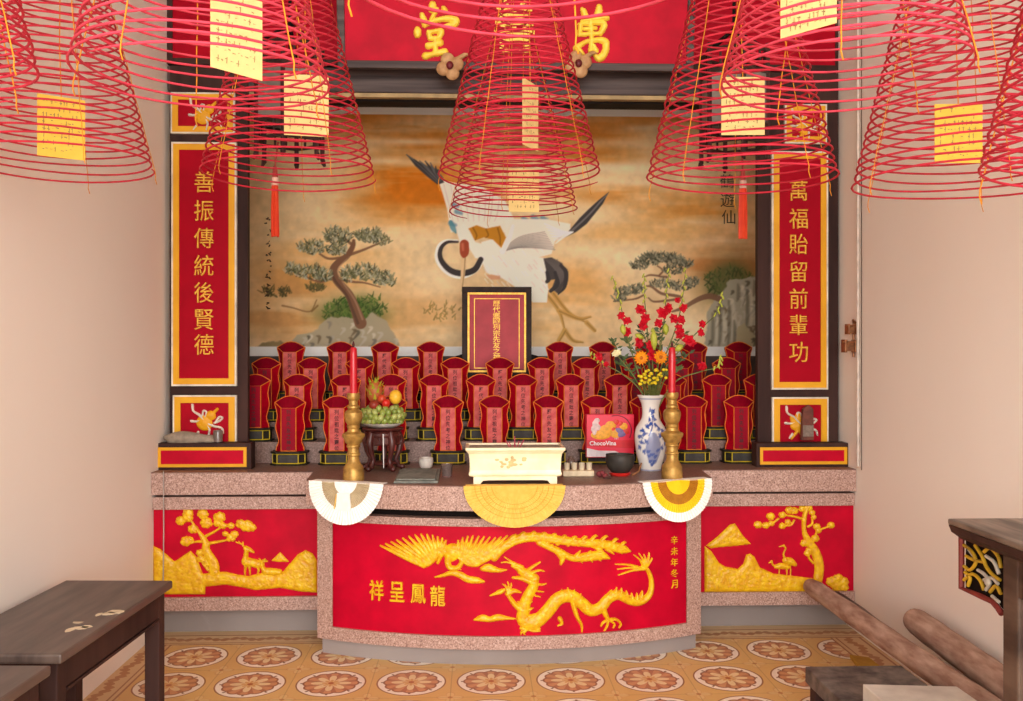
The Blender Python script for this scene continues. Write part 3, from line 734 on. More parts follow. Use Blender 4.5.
    for i in range(7): stroke([zc(690 + i * 8, 350 + i * 14), zc(760, 380 + i * 6), zc(800 + i * 2, 385)], [.6, .9, .5], (238, 228, 216), .8)
    poly([zc(*q) for q in [(420, 430), (500, 408), (560, 440), (640, 490), (700, 500), (705, 640), (700, 690), (640, 690), (560, 620), (500, 580), (440, 562), (418, 500)]], W1, 1)
    for i in range(60):
        x, y = rs.uniform(430, 700), rs.uniform(440, 640); stroke([zc(x, y), zc(x + 14, y + 18)], [.5, .4], rs.choice([W2, (238, 228, 214)]), .6)
    for i in range(12): stroke([zc(500 + i * 6, 475 - i * 2), zc(580 + i * 6, 410 + i * 4), zc(690 + i * 4, 385 + i * 7)], [.5, .6, .4], (130, 124, 118), .7)
    stroke([zc(510, 470), zc(540, 410), zc(555, 360)], [3, 2.4, 1.6], (236, 222, 206), 1)
    poly([zc(*q) for q in [(685, 500), (720, 495), (765, 520), (785, 560), (775, 610), (750, 655), (720, 630), (735, 590), (700, 595), (695, 545)]], (70, 64, 62), 1)
    for i in range(7): stroke([zc(695 + i * 8, 505), zc(740 + i * 5, 560), zc(735 + i * 6, 640 - i * 8)], [.5, .7, .4], (104, 96, 92), .7)
    for p_ in ([(760, 530), (782, 560), (776, 620), (748, 655)], [(735, 560), (745, 610), (716, 640)], [(700, 560), (706, 590), (700, 600)]): stroke([zc(*q) for q in p_], [1.6, 2.2, 1.8, .5][:len(p_)], (58, 54, 54), 1)
    poly([zc(*q) for q in [(360, 375), (400, 358), (440, 372), (500, 360), (525, 410), (505, 455), (470, 420), (430, 410), (390, 425)]], (182, 122, 32), 1)
    for p_ in ([(385, 370), (400, 400), (395, 420)], [(440, 375), (450, 400), (440, 410)], [(490, 370), (500, 410), (500, 440)]): stroke([zc(*q) for q in p_], [.8, .8, .5], (132, 84, 22), .8)
    poly([zc(*q) for q in [(315, 385), (345, 350), (370, 380), (395, 430), (430, 440), (420, 500), (395, 500), (370, 460), (330, 440)]], W1, 1)
    stroke([zc(425, 500), zc(400, 545), zc(340, 575), zc(280, 560), zc(238, 510), zc(240, 455), zc(270, 428), zc(318, 425)], [2.0, 2.6, 3.2, 3.2, 3.0, 2.6, 2.0, 1.2], (232, 220, 204), 1)
    stroke([zc(418, 505), zc(390, 550), zc(335, 565), zc(285, 550), zc(248, 505), zc(248, 460), zc(275, 432), zc(320, 430)], [2.6, 3.0, 3.1, 2.9, 2.5, 2.0, 1.5, 1.], (58, 52, 52), 1)
    stroke([zc(345, 490), zc(342, 560), zc(335, 640)], [2.6, 2.2, .8], (206, 176, 130), 1); stroke([zc(352, 490), zc(347, 560), zc(338, 640)], [.5, .5, .4], (140, 104, 66), .8)
    stroke([zc(348, 440), zc(348, 472), zc(346, 490)], [4.6, 4.6, 2.2], (150, 66, 42), 1); stroke([zc(340, 440), zc(342, 465)], [1.4, 1], (196, 110, 84), .7, 2)
    poly([zc(*q) for q in [(440, 570), (500, 575), (500, 590), (460, 592)]], (196, 130, 96), .7)
    # unpainted margins
    blend(np.clip((113.5 - Y) * 1.2, 0, 1), (255, 250, 236)); blend(np.clip((Y - 346) * 1.2, 0, 1), (228, 218, 208))
    img[:] = img * .93 + img.mean(-1, keepdims=True) * .07
    img[:] = np.clip(img * 1.2, 0, 255) / 255
    # build
    P0 = P(x0, y0, YM); P1 = P(x1, y1, YM)
    xs = np.linspace(P0[0], P1[0], w); zs = np.linspace(P0[2], P1[2], h)
    gx, gz = np.meshgrid(xs, zs); V = np.stack([gx, np.full_like(gx, YM), gz], -1).reshape(-1, 3)
    I = np.arange(w * h).reshape(h, w); q = np.stack([I[1:, :-1], I[1:, 1:], I[:-1, 1:], I[:-1, :-1]], -1).reshape(-1, 4)
    me = bpy.data.meshes.new('painted_surface')
    me.vertices.add(len(V)); me.vertices.foreach_set('co', (V - np.array([0, YM, P1[2]])).ravel())
    me.loops.add(q.size); me.loops.foreach_set('vertex_index', q.ravel().astype(np.int32))
    me.polygons.add(len(q)); me.polygons.foreach_set('loop_start', np.arange(len(q), dtype=np.int32) * 4)
    me.update(calc_edges=True)
    a = me.color_attributes.new('Col', 'FLOAT_COLOR', 'POINT'); col = np.ones((w * h, 4)); f = img.reshape(-1, 3)
    col[:, :3] = np.where(f <= .04045, f / 12.92, ((f + .055) / 1.055) ** 2.4)
    a.data.foreach_set('color', col.astype(np.float32).ravel()); me.materials.append(vcol_mat('mural_paint', .75, .15, .05))
    root = thing('painted_mural', 'large golden mural of a flying crane between pines on the back wall', 'mural', (0, YM, P1[2]))
    o = bpy.data.objects.new('painted_surface', me); COL.objects.link(o); o.parent = root
    b = MB()
    for ch, px, py, sz in (('鶴', 727, 181, 14), ('遊', 727.5, 200, 14), ('仙', 728.5, 217, 14)):
        put_glyph(b, ch, P(px, py, YM - .003), sz * YM / FPX, bold=-.008, ext=.02)
    part('calligraphy', b, M('ink', (38, 30, 26), .8), root, world=True)
    b = MB()
    for i in range(9):       # small faded column of brush marks at the left edge
        cx, cy = 269 + R.uniform(-1, 1), 222 + i * 10.5
        for k in range(4):
            x, y = cx + R.uniform(-2.5, 2.5), cy + R.uniform(-3.5, 3.5); p = P(x, y, YM - .003); q_ = P(x + R.uniform(-3, 3), y + R.uniform(-2, 2.5), YM - .003)
            b.tube([p, q_], [.005, .003], 4)
    part('inscription', b, M('faded_ink', (96, 74, 52), .8), root, world=True)
make_mural()

# ------------------------------------------------------------------ couplet screens either side
def panel(root, Y, x0, x1, y0, y1, wl, yl, name, redy=None):
    """raised red panel: white line, yellow band, red field; px rectangle on depth Y"""
    a = P(x0, y1, Y); c = P(x1, y0, Y); X0, X1, Z0, Z1 = a[0], c[0], a[2], c[2]
    k = Y / FPX; w, y = wl * k, yl * k
    b = MB(); b.box(X0 + w + y, X1 - w - y, Y - .012, Y + .01, Z0 + w + y, Z1 - w - y)
    p = part(name, b, RED, root, world=True)
    b = MB(); b.frame(X0 + w, X1 - w, Z0 + w, Z1 - w, y, Y - .016, Y + .01); part('yellow_border', b, YEL, p, world=True)
    b = MB(); b.frame(X0, X1, Z0, Z1, w, Y - .014, Y + .01); part('white_line', b, WHT, p, world=True)
    return p

def emblem(p, Y, cx, cy, kind):
    k = Y / FPX
    S = lambda x, y: ((x) + cx, (y) + cy)
    L = lambda pts, r: line([S(*q) for q in pts], r, 1.5)
    sf = plane_surf(Y - .012)
    if kind == 'gourd':
        relief('golden_gourd', [('e', *S(0, 3), 8, 7.5, .4), ('e', *S(6.5, -4.5), 5, 4.6, .4), L([(8, -6), (13, -11)], [1.6, 1.3])], sf, .012, YEL, p)
    else:
        relief('golden_lotus', [L([(0, 6), (0, -4), (0, -9)], [4.5, 4, .6]), L([(-1, 5), (-5, -2), (-8, -6)], [4, 3, .6]), L([(1, 5), (5, -2), (8, -6)], [4, 3, .6]), ('e', *S(0, 4), 8, 5, 0), L([(0, 8), (-4, 13), (-7, 17)], [1.6, 1.2, .8]), L([(2, 8), (3, 13), (6, 17)], [1.6, 1.2, .8])], sf, .012, YEL, p)
    relief('white_ribbon', [L([(-12, -15), (-11, -9), (-5, -5), (2, 2), (9, 6), (17, 8), (19, 13)], [1.2, .9, 1.2, 1.3, 1.1, 1.0, .7]), L([(-13, 1), (-8, 1.5), (-2, -1)], [1.2, .9, .8]),
                            L([(10, 3), (15, 1), (18, -2), (15, -3), (11, 2)], [.9, .8, .8, .8, .7]), L([(2, 3), (5, 9), (4, 16)], [1, .9, .8]), L([(-2, -4), (-1, -9), (2, -8), (1, -3)], [.8, .8, .8, .8]), L([(-6, 12), (-9, 16)], [1, .7])], sf, .016, WHT, p)

def screen(side, fx0, fx1, long_, upper, lower, text, tx, tys, label, emb):
    Y = 4.60
    root = thing('couplet_screen', label, 'screen', (PX((fx0 + fx1) / 2, Y), Y + .02, ZT))
    b = MB(); a = PX(fx0, Y), PX(fx1, Y); b.box(a[0], a[1], Y + .004, Y + .045, ZT, PZ(69, Y)); part('screen_frame', b, DARK, root, world=True)
    p = panel(root, Y, *long_, 1.8, 5.8, 'couplet_panel')
    b = None
    for ch, ty in zip(text, tys):
        b = MB(); put_glyph(b, ch, P(tx, ty, Y - .016), 20.5 * Y / FPX, sx=.92, bold=0.0, ext=.03); part('character', b, GOLDL, p, world=True)
    p = panel(root, Y, *upper, 1.6, 5.6, 'upper_panel'); emblem(p, Y, (upper[0] + upper[1]) / 2 - 1, (upper[2] + upper[3]) / 2, emb)
    p = panel(root, Y, *lower, 1.6, 6.0, 'lower_panel'); emblem(p, Y, (lower[0] + lower[1]) / 2 - 1, lower[2] + 25, emb)
    return root
screen('left', 169.5, 247.5, (172.2, 237.2, 143, 386), (171.5, 235.5, 93.5, 134), (173.6, 237.2, 395, 464), '善振傳統後賢德', 204, (182, 210.5, 238, 265.5, 292.5, 319.5, 344.5),
       'left dark wood screen with red couplet panel of seven gold characters, beside the left wall', 'gourd')
screen('right', 758, 838.5, (771, 827.2, 152, 389.5), (784, 826, 105, 144), (771.5, 827.5, 397, 466), '萬福貽留前輩功', 798.5, (190.5, 218.5, 244, 271.5, 298.5, 325, 352),
       'right dark wood screen with red couplet panel of seven gold characters, beside the right wall', 'lotus')

def foot_box(x0, x1, y0, y1, label):
    Yb = 4.50; A = P(x0, y1, Yb); B = P(x1, y0, Yb)
    root = thing('wooden_box', label, 'box', ((A[0] + B[0]) / 2, Yb, ZT))
    b = MB(); b.box(A[0], B[0], Yb, 4.585, ZT, B[2]); part('box_body', b, DARK, root, world=True, bevel=.003)
    k = Yb / FPX
    b = MB(); b.frame(A[0] + 3.4 * k, B[0] - 4.2 * k, ZT + 2.6 * k, B[2] - 4 * k, 3 * k, Yb - .005, Yb + .01); part('yellow_border', b, YEL, root, world=True)
    b = MB(); b.box(A[0] + 6 * k, B[0] - 7 * k, Yb - .003, Yb + .01, ZT + 5 * k, B[2] - 6.6 * k); part('red_front', b, REDP, root, world=True)
    return B[2]
zbx = foot_box(154.5, 251, 443, 467.5, 'long dark wooden box with red front and yellow border below the left couplet screen')
foot_box(756.5, 851, 443, 467.5, 'long dark wooden box with red front and yellow border below the right couplet screen')
# things lying on the boxes
def lump(mb, c, r, seed, k=.25):
    rr = random.Random(seed); n0 = len(mb.v); mb.ell(c, r, 18, 12)
    ph = [(rr.uniform(1, 4), rr.uniform(0, 6)) for _ in range(3)]
    for i in range(n0, len(mb.v)):
        v = np.array(mb.v[i]) - np.array(c); q = v / np.array(r)
        s = 1 + k * (math.sin(ph[0][0] * 2 * q[0] + ph[0][1]) * .4 + math.sin(ph[1][0] * 2 * q[1] + ph[1][1]) * .3 + math.sin(ph[2][0] * 2 * q[2] + ph[2][1]) * .3)
        v = v * s; v[2] = max(v[2], -r[2] * .55); mb.v[i] = tuple(np.array(c) + v)
b = MB(); c0 = PX(188, 4.54); lump(b, (c0, 4.54, zbx + .019), (.11, .034, .036), 3); lump(b, (c0 + .09, 4.55, zbx + .012), (.055, .03, .022), 4)
solo('crumpled_cloth', b, M('grey_beige_cloth', (160, 144, 126), .9, c2=(132, 118, 102), scale=30, bump=.2), 'crumpled grey-beige cloth lying on the left wooden box', 'cloth', (c0, 4.54, zbx), smooth=60, world=True)
b = MB(); c0 = PX(218, 4.54); b.lathe([(.012, 0), (.022, .002), (.023, .05), (.02, .058), (.018, .05)], 20, (c0, 4.54, zbx))
solo('glass_cup', b, M('smoky_glass', (120, 104, 96), .15, spec=.6), 'small smoky glass cup on the left wooden box', 'cup', (c0, 4.54, zbx), smooth=40, world=True)
b = MB(); c0 = PX(806, 4.545); A = P(798, 443, 4.545)
b.prism([(A[0] + .012, zbx), (A[0] + .075, zbx), (A[0] + .073, zbx + .155), (A[0] + .05, zbx + .175), (A[0] + .02, zbx + .155)], 4.53, 4.555, 'y')
part_root = thing('wooden_tablet', 'small worn brown wooden tablet standing on the right wooden box', 'tablet', (c0, 4.545, zbx))
part('tablet_board', b, M('old_brown_wood', (116, 62, 48), .7, c2=(84, 46, 38), scale=30), part_root, world=True, bevel=.004)
b = MB(); b.box(A[0] + .018, A[0] + .07, 4.522, 4.5305, zbx + .02, zbx + .075); part('grey_stain', b, M('ash_grey', (140, 122, 110), .9, scale=60), part_root, world=True)

# ------------------------------------------------------------------ header: beam, red boards, name board
YH = 4.62
root = thing('header_beam', 'dark wooden header beam with red boards above the mural', 'beam', (AX, YH, 2.6))
BEAM = root; xl, xr = XL + .002, XR - .002
za_, zb_, zc_, zd_ = PZ(69, YH), PZ(93.5, YH), PZ(97.5, YH), PZ(107, YH + .14)
b = MB(); b.box(xl, xr, YH, YH + .14, zb_, za_); part('beam', b, DARKH, root, world=True, bevel=.006)
b = MB(); b.box(PX(247, YH), PX(760, YH), YH + .01, YH + .12, zc_, zb_); part('tan_moulding', b, TAN, root, world=True)
b = MB(); b.box(xl, xr, YH + .05, YH + .14, zd_, zc_); part('recess_shade', b, BLACK, root, world=True)  # black strip standing for the shade of the recess below the moulding
b = MB(); b.box(xl, xr, YH + .03, YH + .12, za_, ZC - .002); part('header_wall', b, DARK, root, world=True)
for (x0, x1) in ((172, 338), (690, 836)):
    b = MB(); b.box(PX(x0, YH), PX(x1, YH), YH + .012, YH + .04, PZ(61, YH), 3.3); part('red_board', b, RED, root, world=True)
    b = MB(); b.frame(PX(x0, YH) - .03, PX(x1, YH) + .03, PZ(61, YH) - .03, 3.33, .03, YH + .004, YH + .05); part('board_frame', b, DARK, root, world=True)

Yp = 4.50
root = thing('name_board', 'large red name board with three gold characters leaning out above the mural', 'sign', (PX(514, Yp), Yp, PZ(67, Yp)))
tl = .13
tm = Matrix.Rotation(tl, 4, 'X')
def tilted(mb):
    for i, v in enumerate(mb.v): mb.v[i] = tuple(tm @ Vector(v))
    return mb
Zb = PZ(67, Yp); kx = Yp / FPX; wl_, wr_ = PX(338, Yp) - PX(514, Yp), PX(693, Yp) - PX(514, Yp)
b = MB(); b.box(wl_ + .03, wr_ - .03, 0, .03, .012, .72); part('board', tilted(b), REDP, root)
b = MB(); b.frame(wl_, wr_, -.012, .75, .036, -.012, .035); part('board_frame', tilted(b), DARKH, root, bevel=.004)
for ch, px, py, hh in (('善', 514, 29, 52),):
    b = MB(); q = P(px, py, Yp); put_glyph(b, ch, (q[0] - PX(514, Yp), -.006, (q[2] - Zb) * 1.0), hh * kx, sx=.8, bold=0.01, ext=.04); BG = M('bright_gold', (255, 226, 84), .45, 0, (250, 206, 60), 30); part('character', tilted(b), BG, root)
def tilt_surf(px, py):
    p0 = np.array([PX(514, Yp), Yp - .004, Zb]); nn = np.array([0, -math.cos(tl), -math.sin(tl)])
    d = np.stack(ray(px, py), -1); t = ((p0 - np.array([0, 0, CAMH])) @ nn) / (d @ nn); p = d * t[..., None]; p[..., 2] += CAMH
    return p, np.broadcast_to(nn, p.shape)
thick = lambda L: [(k_, [(x, y, r * 1.25) for x, y, r in q_], w_) for k_, q_, w_ in L]
ta = lambda *p: z1(p, 380, 0, 6.375)
tb = lambda *p: z1(p, 500, 0, 6.371)
relief('character', thick([zline(ta, [(335, 28), (334, 58)], [2.6, 3.0]), zline(ta, [(266, 92), (278, 125), (286, 155)], [1.6, 2.4, 2.2]), zline(ta, [(402, 48), (412, 62), (416, 72)], [1.4, 2.0, 1.4]), zline(ta, [(362, 60), (345, 92), (325, 125)], [1.6, 1.6, 1.2]),
    zline(ta, [(285, 158), (330, 138), (390, 122), (450, 118), (482, 132), (470, 155), (430, 166), (412, 164)], [2.0, 1.9, 2.0, 2.6, 3.0, 2.8, 2.0, 1.0]), zline(ta, [(238, 185), (240, 208), (238, 228)], [2.0, 3.0, 1.8]),
    zline(ta, [(312, 205), (318, 245)], [2.0, 1.8]), zline(ta, [(312, 208), (360, 198), (390, 200), (378, 235), (366, 244)], [1.8, 1.8, 2.2, 2.0, 1.4]), zline(ta, [(318, 245), (370, 240)], [1.8, 1.6]),
    zline(ta, [(308, 292), (350, 282), (384, 272)], [2.6, 2.0, 2.6]), zline(ta, [(352, 255), (354, 300), (352, 340)], [2.0, 1.8, 2.2]), zline(ta, [(290, 356), (340, 345), (385, 336), (410, 332)], [2.8, 2.0, 2.6, 3.0])]), tilt_surf, .016, BG, root, w=3)
relief('character', thick([zline(tb, [(523, 58), (538, 90), (556, 122)], [1.4, 2.0, 1.6]), zline(tb, [(632, 44), (628, 80), (605, 122)], [2.2, 2.8, 1.6]), zline(tb, [(522, 134), (590, 124), (650, 112), (685, 116)], [1.2, 1.7, 2.0, 1.6]), zline(tb, [(538, 60), (560, 110)], [1, 1]),
    zline(tb, [(515, 155), (510, 190), (508, 222)], [1.8, 1.8, 1.6]), zline(tb, [(505, 156), (580, 150), (650, 146), (664, 160), (652, 190), (640, 216)], [1.2, 1.6, 2.0, 2.4, 2.2, 1.6]), zline(tb, [(540, 184), (610, 180)], [1.4, 1.4]), zline(tb, [(578, 130), (580, 180), (584, 262)], [1.8, 1.8, 1.6]), zline(tb, [(512, 220), (580, 216), (642, 212)], [1.8, 1.6, 1.6]),
    zline(tb, [(486, 308), (520, 282), (560, 262), (620, 254), (668, 264), (676, 300), (662, 345), (632, 370), (600, 352)], [2.4, 1.8, 1.6, 2.0, 2.8, 2.6, 2.6, 2.8, .8]), zline(tb, [(486, 308), (512, 326), (534, 350)], [2.0, 1.8, 1.0]), zline(tb, [(584, 262), (580, 300), (574, 324)], [1.7, 1.7, 1.6]), zline(tb, [(574, 324), (600, 316), (614, 322)], [1.6, 1.6, 1.8]), zline(tb, [(598, 290), (612, 318)], [1.3, 1.6])]), tilt_surf, .016, BG, root, w=3)
# carved buds that hold the board
for px, py in ((450, 67), (578, 65)):
    q = P(px, py, Yp - .03)
    b = MB()
    for a in (20, 110, 200, 290):
        r = math.radians(a); b.ell((math.cos(r) * .034, -.01, math.sin(r) * .034), (.034, .022, .034), 14, 10)
    b.tube([(0, 0, 0), (0, .14, .01)], .018, 10); b.tube([(.03, -.01, .03), (.07, .0, .06), (.10, .03, .07)], [.014, .01, .006], 8)
    sh = lambda mb: [mb.v.__setitem__(i, (v[0] + q[0], v[1] + q[1], v[2] + q[2])) for i, v in enumerate(mb.v)]
    sh(b); pb = part('carved_bud', b, M('pale_carved_wood', (206, 164, 116), .6, c2=(176, 130, 86), scale=30), BEAM, smooth=60, world=True, label='pale carved flower bud peg')
    b = MB(); b.ell((0, -.035, -.002), (.017, .012, .02), 12, 8); sh(b); part('bud_centre', b, M('maroon_paint', (110, 24, 32), .5), pb, smooth=60, world=True)
# ------------------------------------------------------------------ palace lanterns
def lantern(cx, tx, label):
    Y = 4.28; X = PX(cx, Y); zt = PZ(52, Y); zb = PZ(148, Y); r = .155
    root = thing('palace_lantern', label, 'lantern', (X, Y, zb))
    fr = MB(); gl = MB(); H_ = zt - zb
    cs = [(r * math.cos(PI / 6 + i * PI / 3), r * math.sin(PI / 6 + i * PI / 3)) for i in range(6)]
    for i in range(6):
        a, c = cs[i], cs[(i + 1) % 6]
        fr.tube([(a[0], a[1], -.05), (a[0], a[1], H_ + .03)], .011, 6)
        for z in (.02, .10, H_ - .10, H_): fr.tube([(*a, z), (*c, z)], .009, 6)
        fr.tube([(*a, -.05), (a[0] * 1.08, a[1] * 1.08, -.075)], [.014, .006], 6)
        for k in (.33, .67):
            mx, my = a[0] + (c[0] - a[0]) * k, a[1] + (c[1] - a[1]) * k
            for z0, z1 in ((.02, .10), (H_ - .10, H_)): fr.tube([(mx, my, z0), (mx, my, z1)], .006, 5)
        gl.add([(*a, .1), (*c, .1), (*c, H_ - .1), (*a, H_ - .1)], [(0, 1, 2, 3)])
    part('lantern_frame', fr, DARK, root)
    part('glass_panes', gl, M('dusty_lantern_glass', (128, 118, 110), .4), root)
    b = MB(); b.tube([(0, 0, H_), (0, 0, 3.6 - zb)], .008, 6)
    for a in cs: b.tube([(*a, H_), (0, 0, H_ + .12)], .008, 6)
    part('hanger', b, BLACK, root)
    tX = PX(tx, Y) - X; zs = [PZ(y, Y) - zb for y in (168, 179, 187, 238)]
    b = MB(); b.tube([(tX * .8, 0, .02), (tX, 0, zs[0])], .004, 6); b.tube([(tX, 0, zs[0]), (tX, 0, zs[1])], [.010, .014], 8); part('tassel_cord', b, M('tassel_knot', (170, 60, 50), .7), root)
    b = MB(); b.tube([(tX, 0, zs[1]), (tX, 0, zs[2])], .017, 10); part('tassel_collar', b, M('tassel_collar', (236, 190, 170), .7), root)
    b = MB()
    for i in range(26):
        a = R.uniform(0, 2 * PI); q = math.sqrt(R.random()) * .014; x, y = math.cos(a) * q, math.sin(a) * q
        b.tube([(tX + x, y, zs[2]), (tX + x * 1.25, y * 1.25, (zs[2] + zs[3]) / 2), (tX + x * 1.35 + R.uniform(-.002, .002), y * 1.3, zs[3] + R.uniform(0, .012))], .0042, 5)
    part('tassel', b, M('orange_red_silk', (232, 74, 34), .6, c2=(214, 56, 26)), root, smooth=60)
lantern(290, 275, 'dark hexagonal wooden palace lantern hanging behind the left coils, orange tassel below')
lantern(734, 743, 'dark hexagonal wooden palace lantern hanging behind the right coil, red tassel below')

# ------------------------------------------------------------------ incense coils
COILM = [M(f'incense_red_{i}', c, .7, c2=tuple(x * .84 for x in c), scale=25, spec=.25) for i, c in enumerate([(206, 44, 64), (212, 50, 72), (224, 70, 90)])]  # lighter pinks carry the courtyard daylight on the nearer coils
THREAD = M('yellow_thread', (236, 150, 26), .7)
PAPER = M('cream_prayer_paper', (248, 222, 150), .8, c2=(240, 212, 140), scale=20)
PAPERY = M('yellow_prayer_paper', (244, 206, 84), .8, c2=(236, 196, 74), scale=20)
INK = M('grey_ink', (176, 146, 92), .9)
RC, HC = .275, 1.07
def coil(px, hwid, ry, label, turns=45, phase=0., mat=0, card=None, nstr=5, tiltx=0., tilty=0.):
    Y = RC * FPX / hwid; X = PX(px, Y); zb = PZ(ry, Y, px)
    root = thing('incense_coil', label, 'incense coil', (X, Y, zb), 0, 'hanging incense coils')
    n = 38; T = int(turns * n); t = np.arange(T + 1); th = phase + t * 2 * PI / n
    f = t / T
    rr = RC * (1 - f * .97) * (1 + .006 * np.sin(th * 1.7 + phase))
    z = f * HC + .0025 * np.sin(th * 2.3 + phase * 2)
    p = np.stack([rr * np.cos(th), rr * np.sin(th), z + tiltx * rr * np.cos(th) + tilty * rr * np.sin(th)], -1)
    rad = np.full(T + 1, .0031); rad[:4] = [.0015, .002, .0026, .003]
    b = MB(); b.tube(p, rad, 5); part('spiral', b, COILM[mat], root, smooth=180)
    b = MB()
    for k in range(nstr):
        a = phase * .7 + k * 2 * PI / nstr + .3
        pts = []
        for j in range(0, 25):
            f_ = j / 24; r_ = RC * (1 - f_ * .97) + .004; wv = .0008 * math.sin(j * 2.1 + k)
            pts.append((r_ * math.cos(a) + wv, r_ * math.sin(a), f_ * HC + tiltx * r_ * math.cos(a) + tilty * r_ * math.sin(a)))
        e = pts[0]; tail = [(e[0] + .004, e[1], e[2] - .032), (e[0] - .001, e[1], e[2] - .015)]
        b.tube(tail + pts, .0012 if Y > 2.3 else .0016, 5)
    b.tube([(0, 0, HC - .05), (0, 0, 3.6 - zb)], .003, 5)
    part('support_thread', b, THREAD, root, smooth=180)
    if card:
        (cx, y0, y1, wid, ang, mt, clabel, dY) = card
        Yc = Y + dY; Xc = PX(cx, Yc); zt, z0 = PZ(y0, Yc, cx), PZ(y1, Yc, cx)
        cr = thing('prayer_card', clabel, 'paper card', (Xc, Yc, z0), ang, 'prayer cards in the coils')
        hgt = zt - z0
        m = MB(); m.box(-wid / 2, wid / 2, -.0006, .0006, 0, hgt); part('paper', m, mt, cr)
        m = MB(); m.tube([(0, .001, hgt - .01), (-.005, .001, hgt + .15), (0, .001, zb + HC - .1 - z0)], .0016, 5); part('thread', m, THREAD, cr)
        m = MB(); rs = random.Random(int(cx))
        for sgn in (-1, 1):
            for r_ in range(8):
                zz = hgt * (.9 - r_ * .11); x = -wid * .4
                while x < wid * .36:
                    l = rs.uniform(.003, .010); dz = rs.uniform(-.004, .004); hz = rs.uniform(.001, .002)
                    if rs.random() < .75 and (r_ not in (1,) or x > -wid * .1):
                        m.add([(x, sgn * .0011, zz + dz), (x + l, sgn * .0011, zz + dz + rs.uniform(-.003, .003)), (x + l, sgn * .0011, zz + dz + hz), (x, sgn * .0011, zz + dz + hz * 1.3)], [(0, 1, 2, 3)])
                        if rs.random() < .5: m.add([(x + l * .4, sgn * .0011, zz - .007), (x + l * .4 + .002, sgn * .0011, zz - .007), (x + l * .5 + .002, sgn * .0011, zz + .007), (x + l * .5, sgn * .0011, zz + .007)], [(0, 1, 2, 3)])
                    x += l + rs.uniform(.002, .007)
        part('handwriting', m, INK, cr)
    return root
D2 = math.radians
coil(519.5, 82, 179, 'big red incense coil at centre with an edge-on card, before a smaller coil', phase=.2, card=(530.5, 82, 148, .125, D2(62), PAPER, 'cream prayer card seen almost edge-on inside the big centre coil', 0))
coil(514, 64, 212, 'smaller farthest red incense coil hanging lowest before the painted crane', phase=2.4, card=(524, 169, 212, .13, D2(4), PAPER, 'small cream prayer card in the farthest centre coil, before the painted crane', -.05))
coil(289, 85, 178, 'red incense coil left of centre, in front of the left lantern', phase=.05, card=(306.5, 75, 136, .14, D2(12), PAPER, 'cream prayer card in the coil before the left palace lantern', 0), mat=0)
coil(203, 123, 84, 'large near red incense coil at upper left overlapping the left red board', phase=4.1, mat=2, card=(237, -8, 74, .135, D2(50), PAPER, 'largest cream prayer card at upper left, cut by the top of the photo', .0))
coil(740, 95, 183, 'red incense coil right of centre in front of the right lantern and screen', phase=3.3, mat=0, card=(743, 77, 135, .126, D2(-3), PAPER, 'cream prayer card in the coil before the right palace lantern', 0))
coil(844, 123, 82, 'large near red incense coil at upper right overlapping the right screen top', phase=.35, mat=2, card=(808, -28, 31, .14, D2(-50), PAPER, 'cream prayer card at upper right, cut by the top of the photo', .0))
coil(526, 196, -29, 'nearest pink-red incense coil, only its lowest rings crossing the top centre', phase=1.3, mat=2, nstr=4)
coil(54, 92, 167, 'red incense coil by the left wall holding a yellow card', phase=.1, mat=0, card=(61.5, 97, 158, .13, D2(36), PAPERY, 'yellow prayer card in the coil by the left wall', 0))
coil(-112, 134, 66, 'red incense coil cut off by the left edge of the photo', phase=1.1, mat=1)
coil(959, 104, 188, 'red incense coil by the right wall holding a yellow card', phase=4.4, mat=0, card=(958.5, 104, 163, .128, D2(-3), PAPERY, 'yellow prayer card in the coil by the right wall', 0))
coil(1134, 146, 172, 'red incense coil cut off by the right edge of the photo', phase=2.9, mat=0)

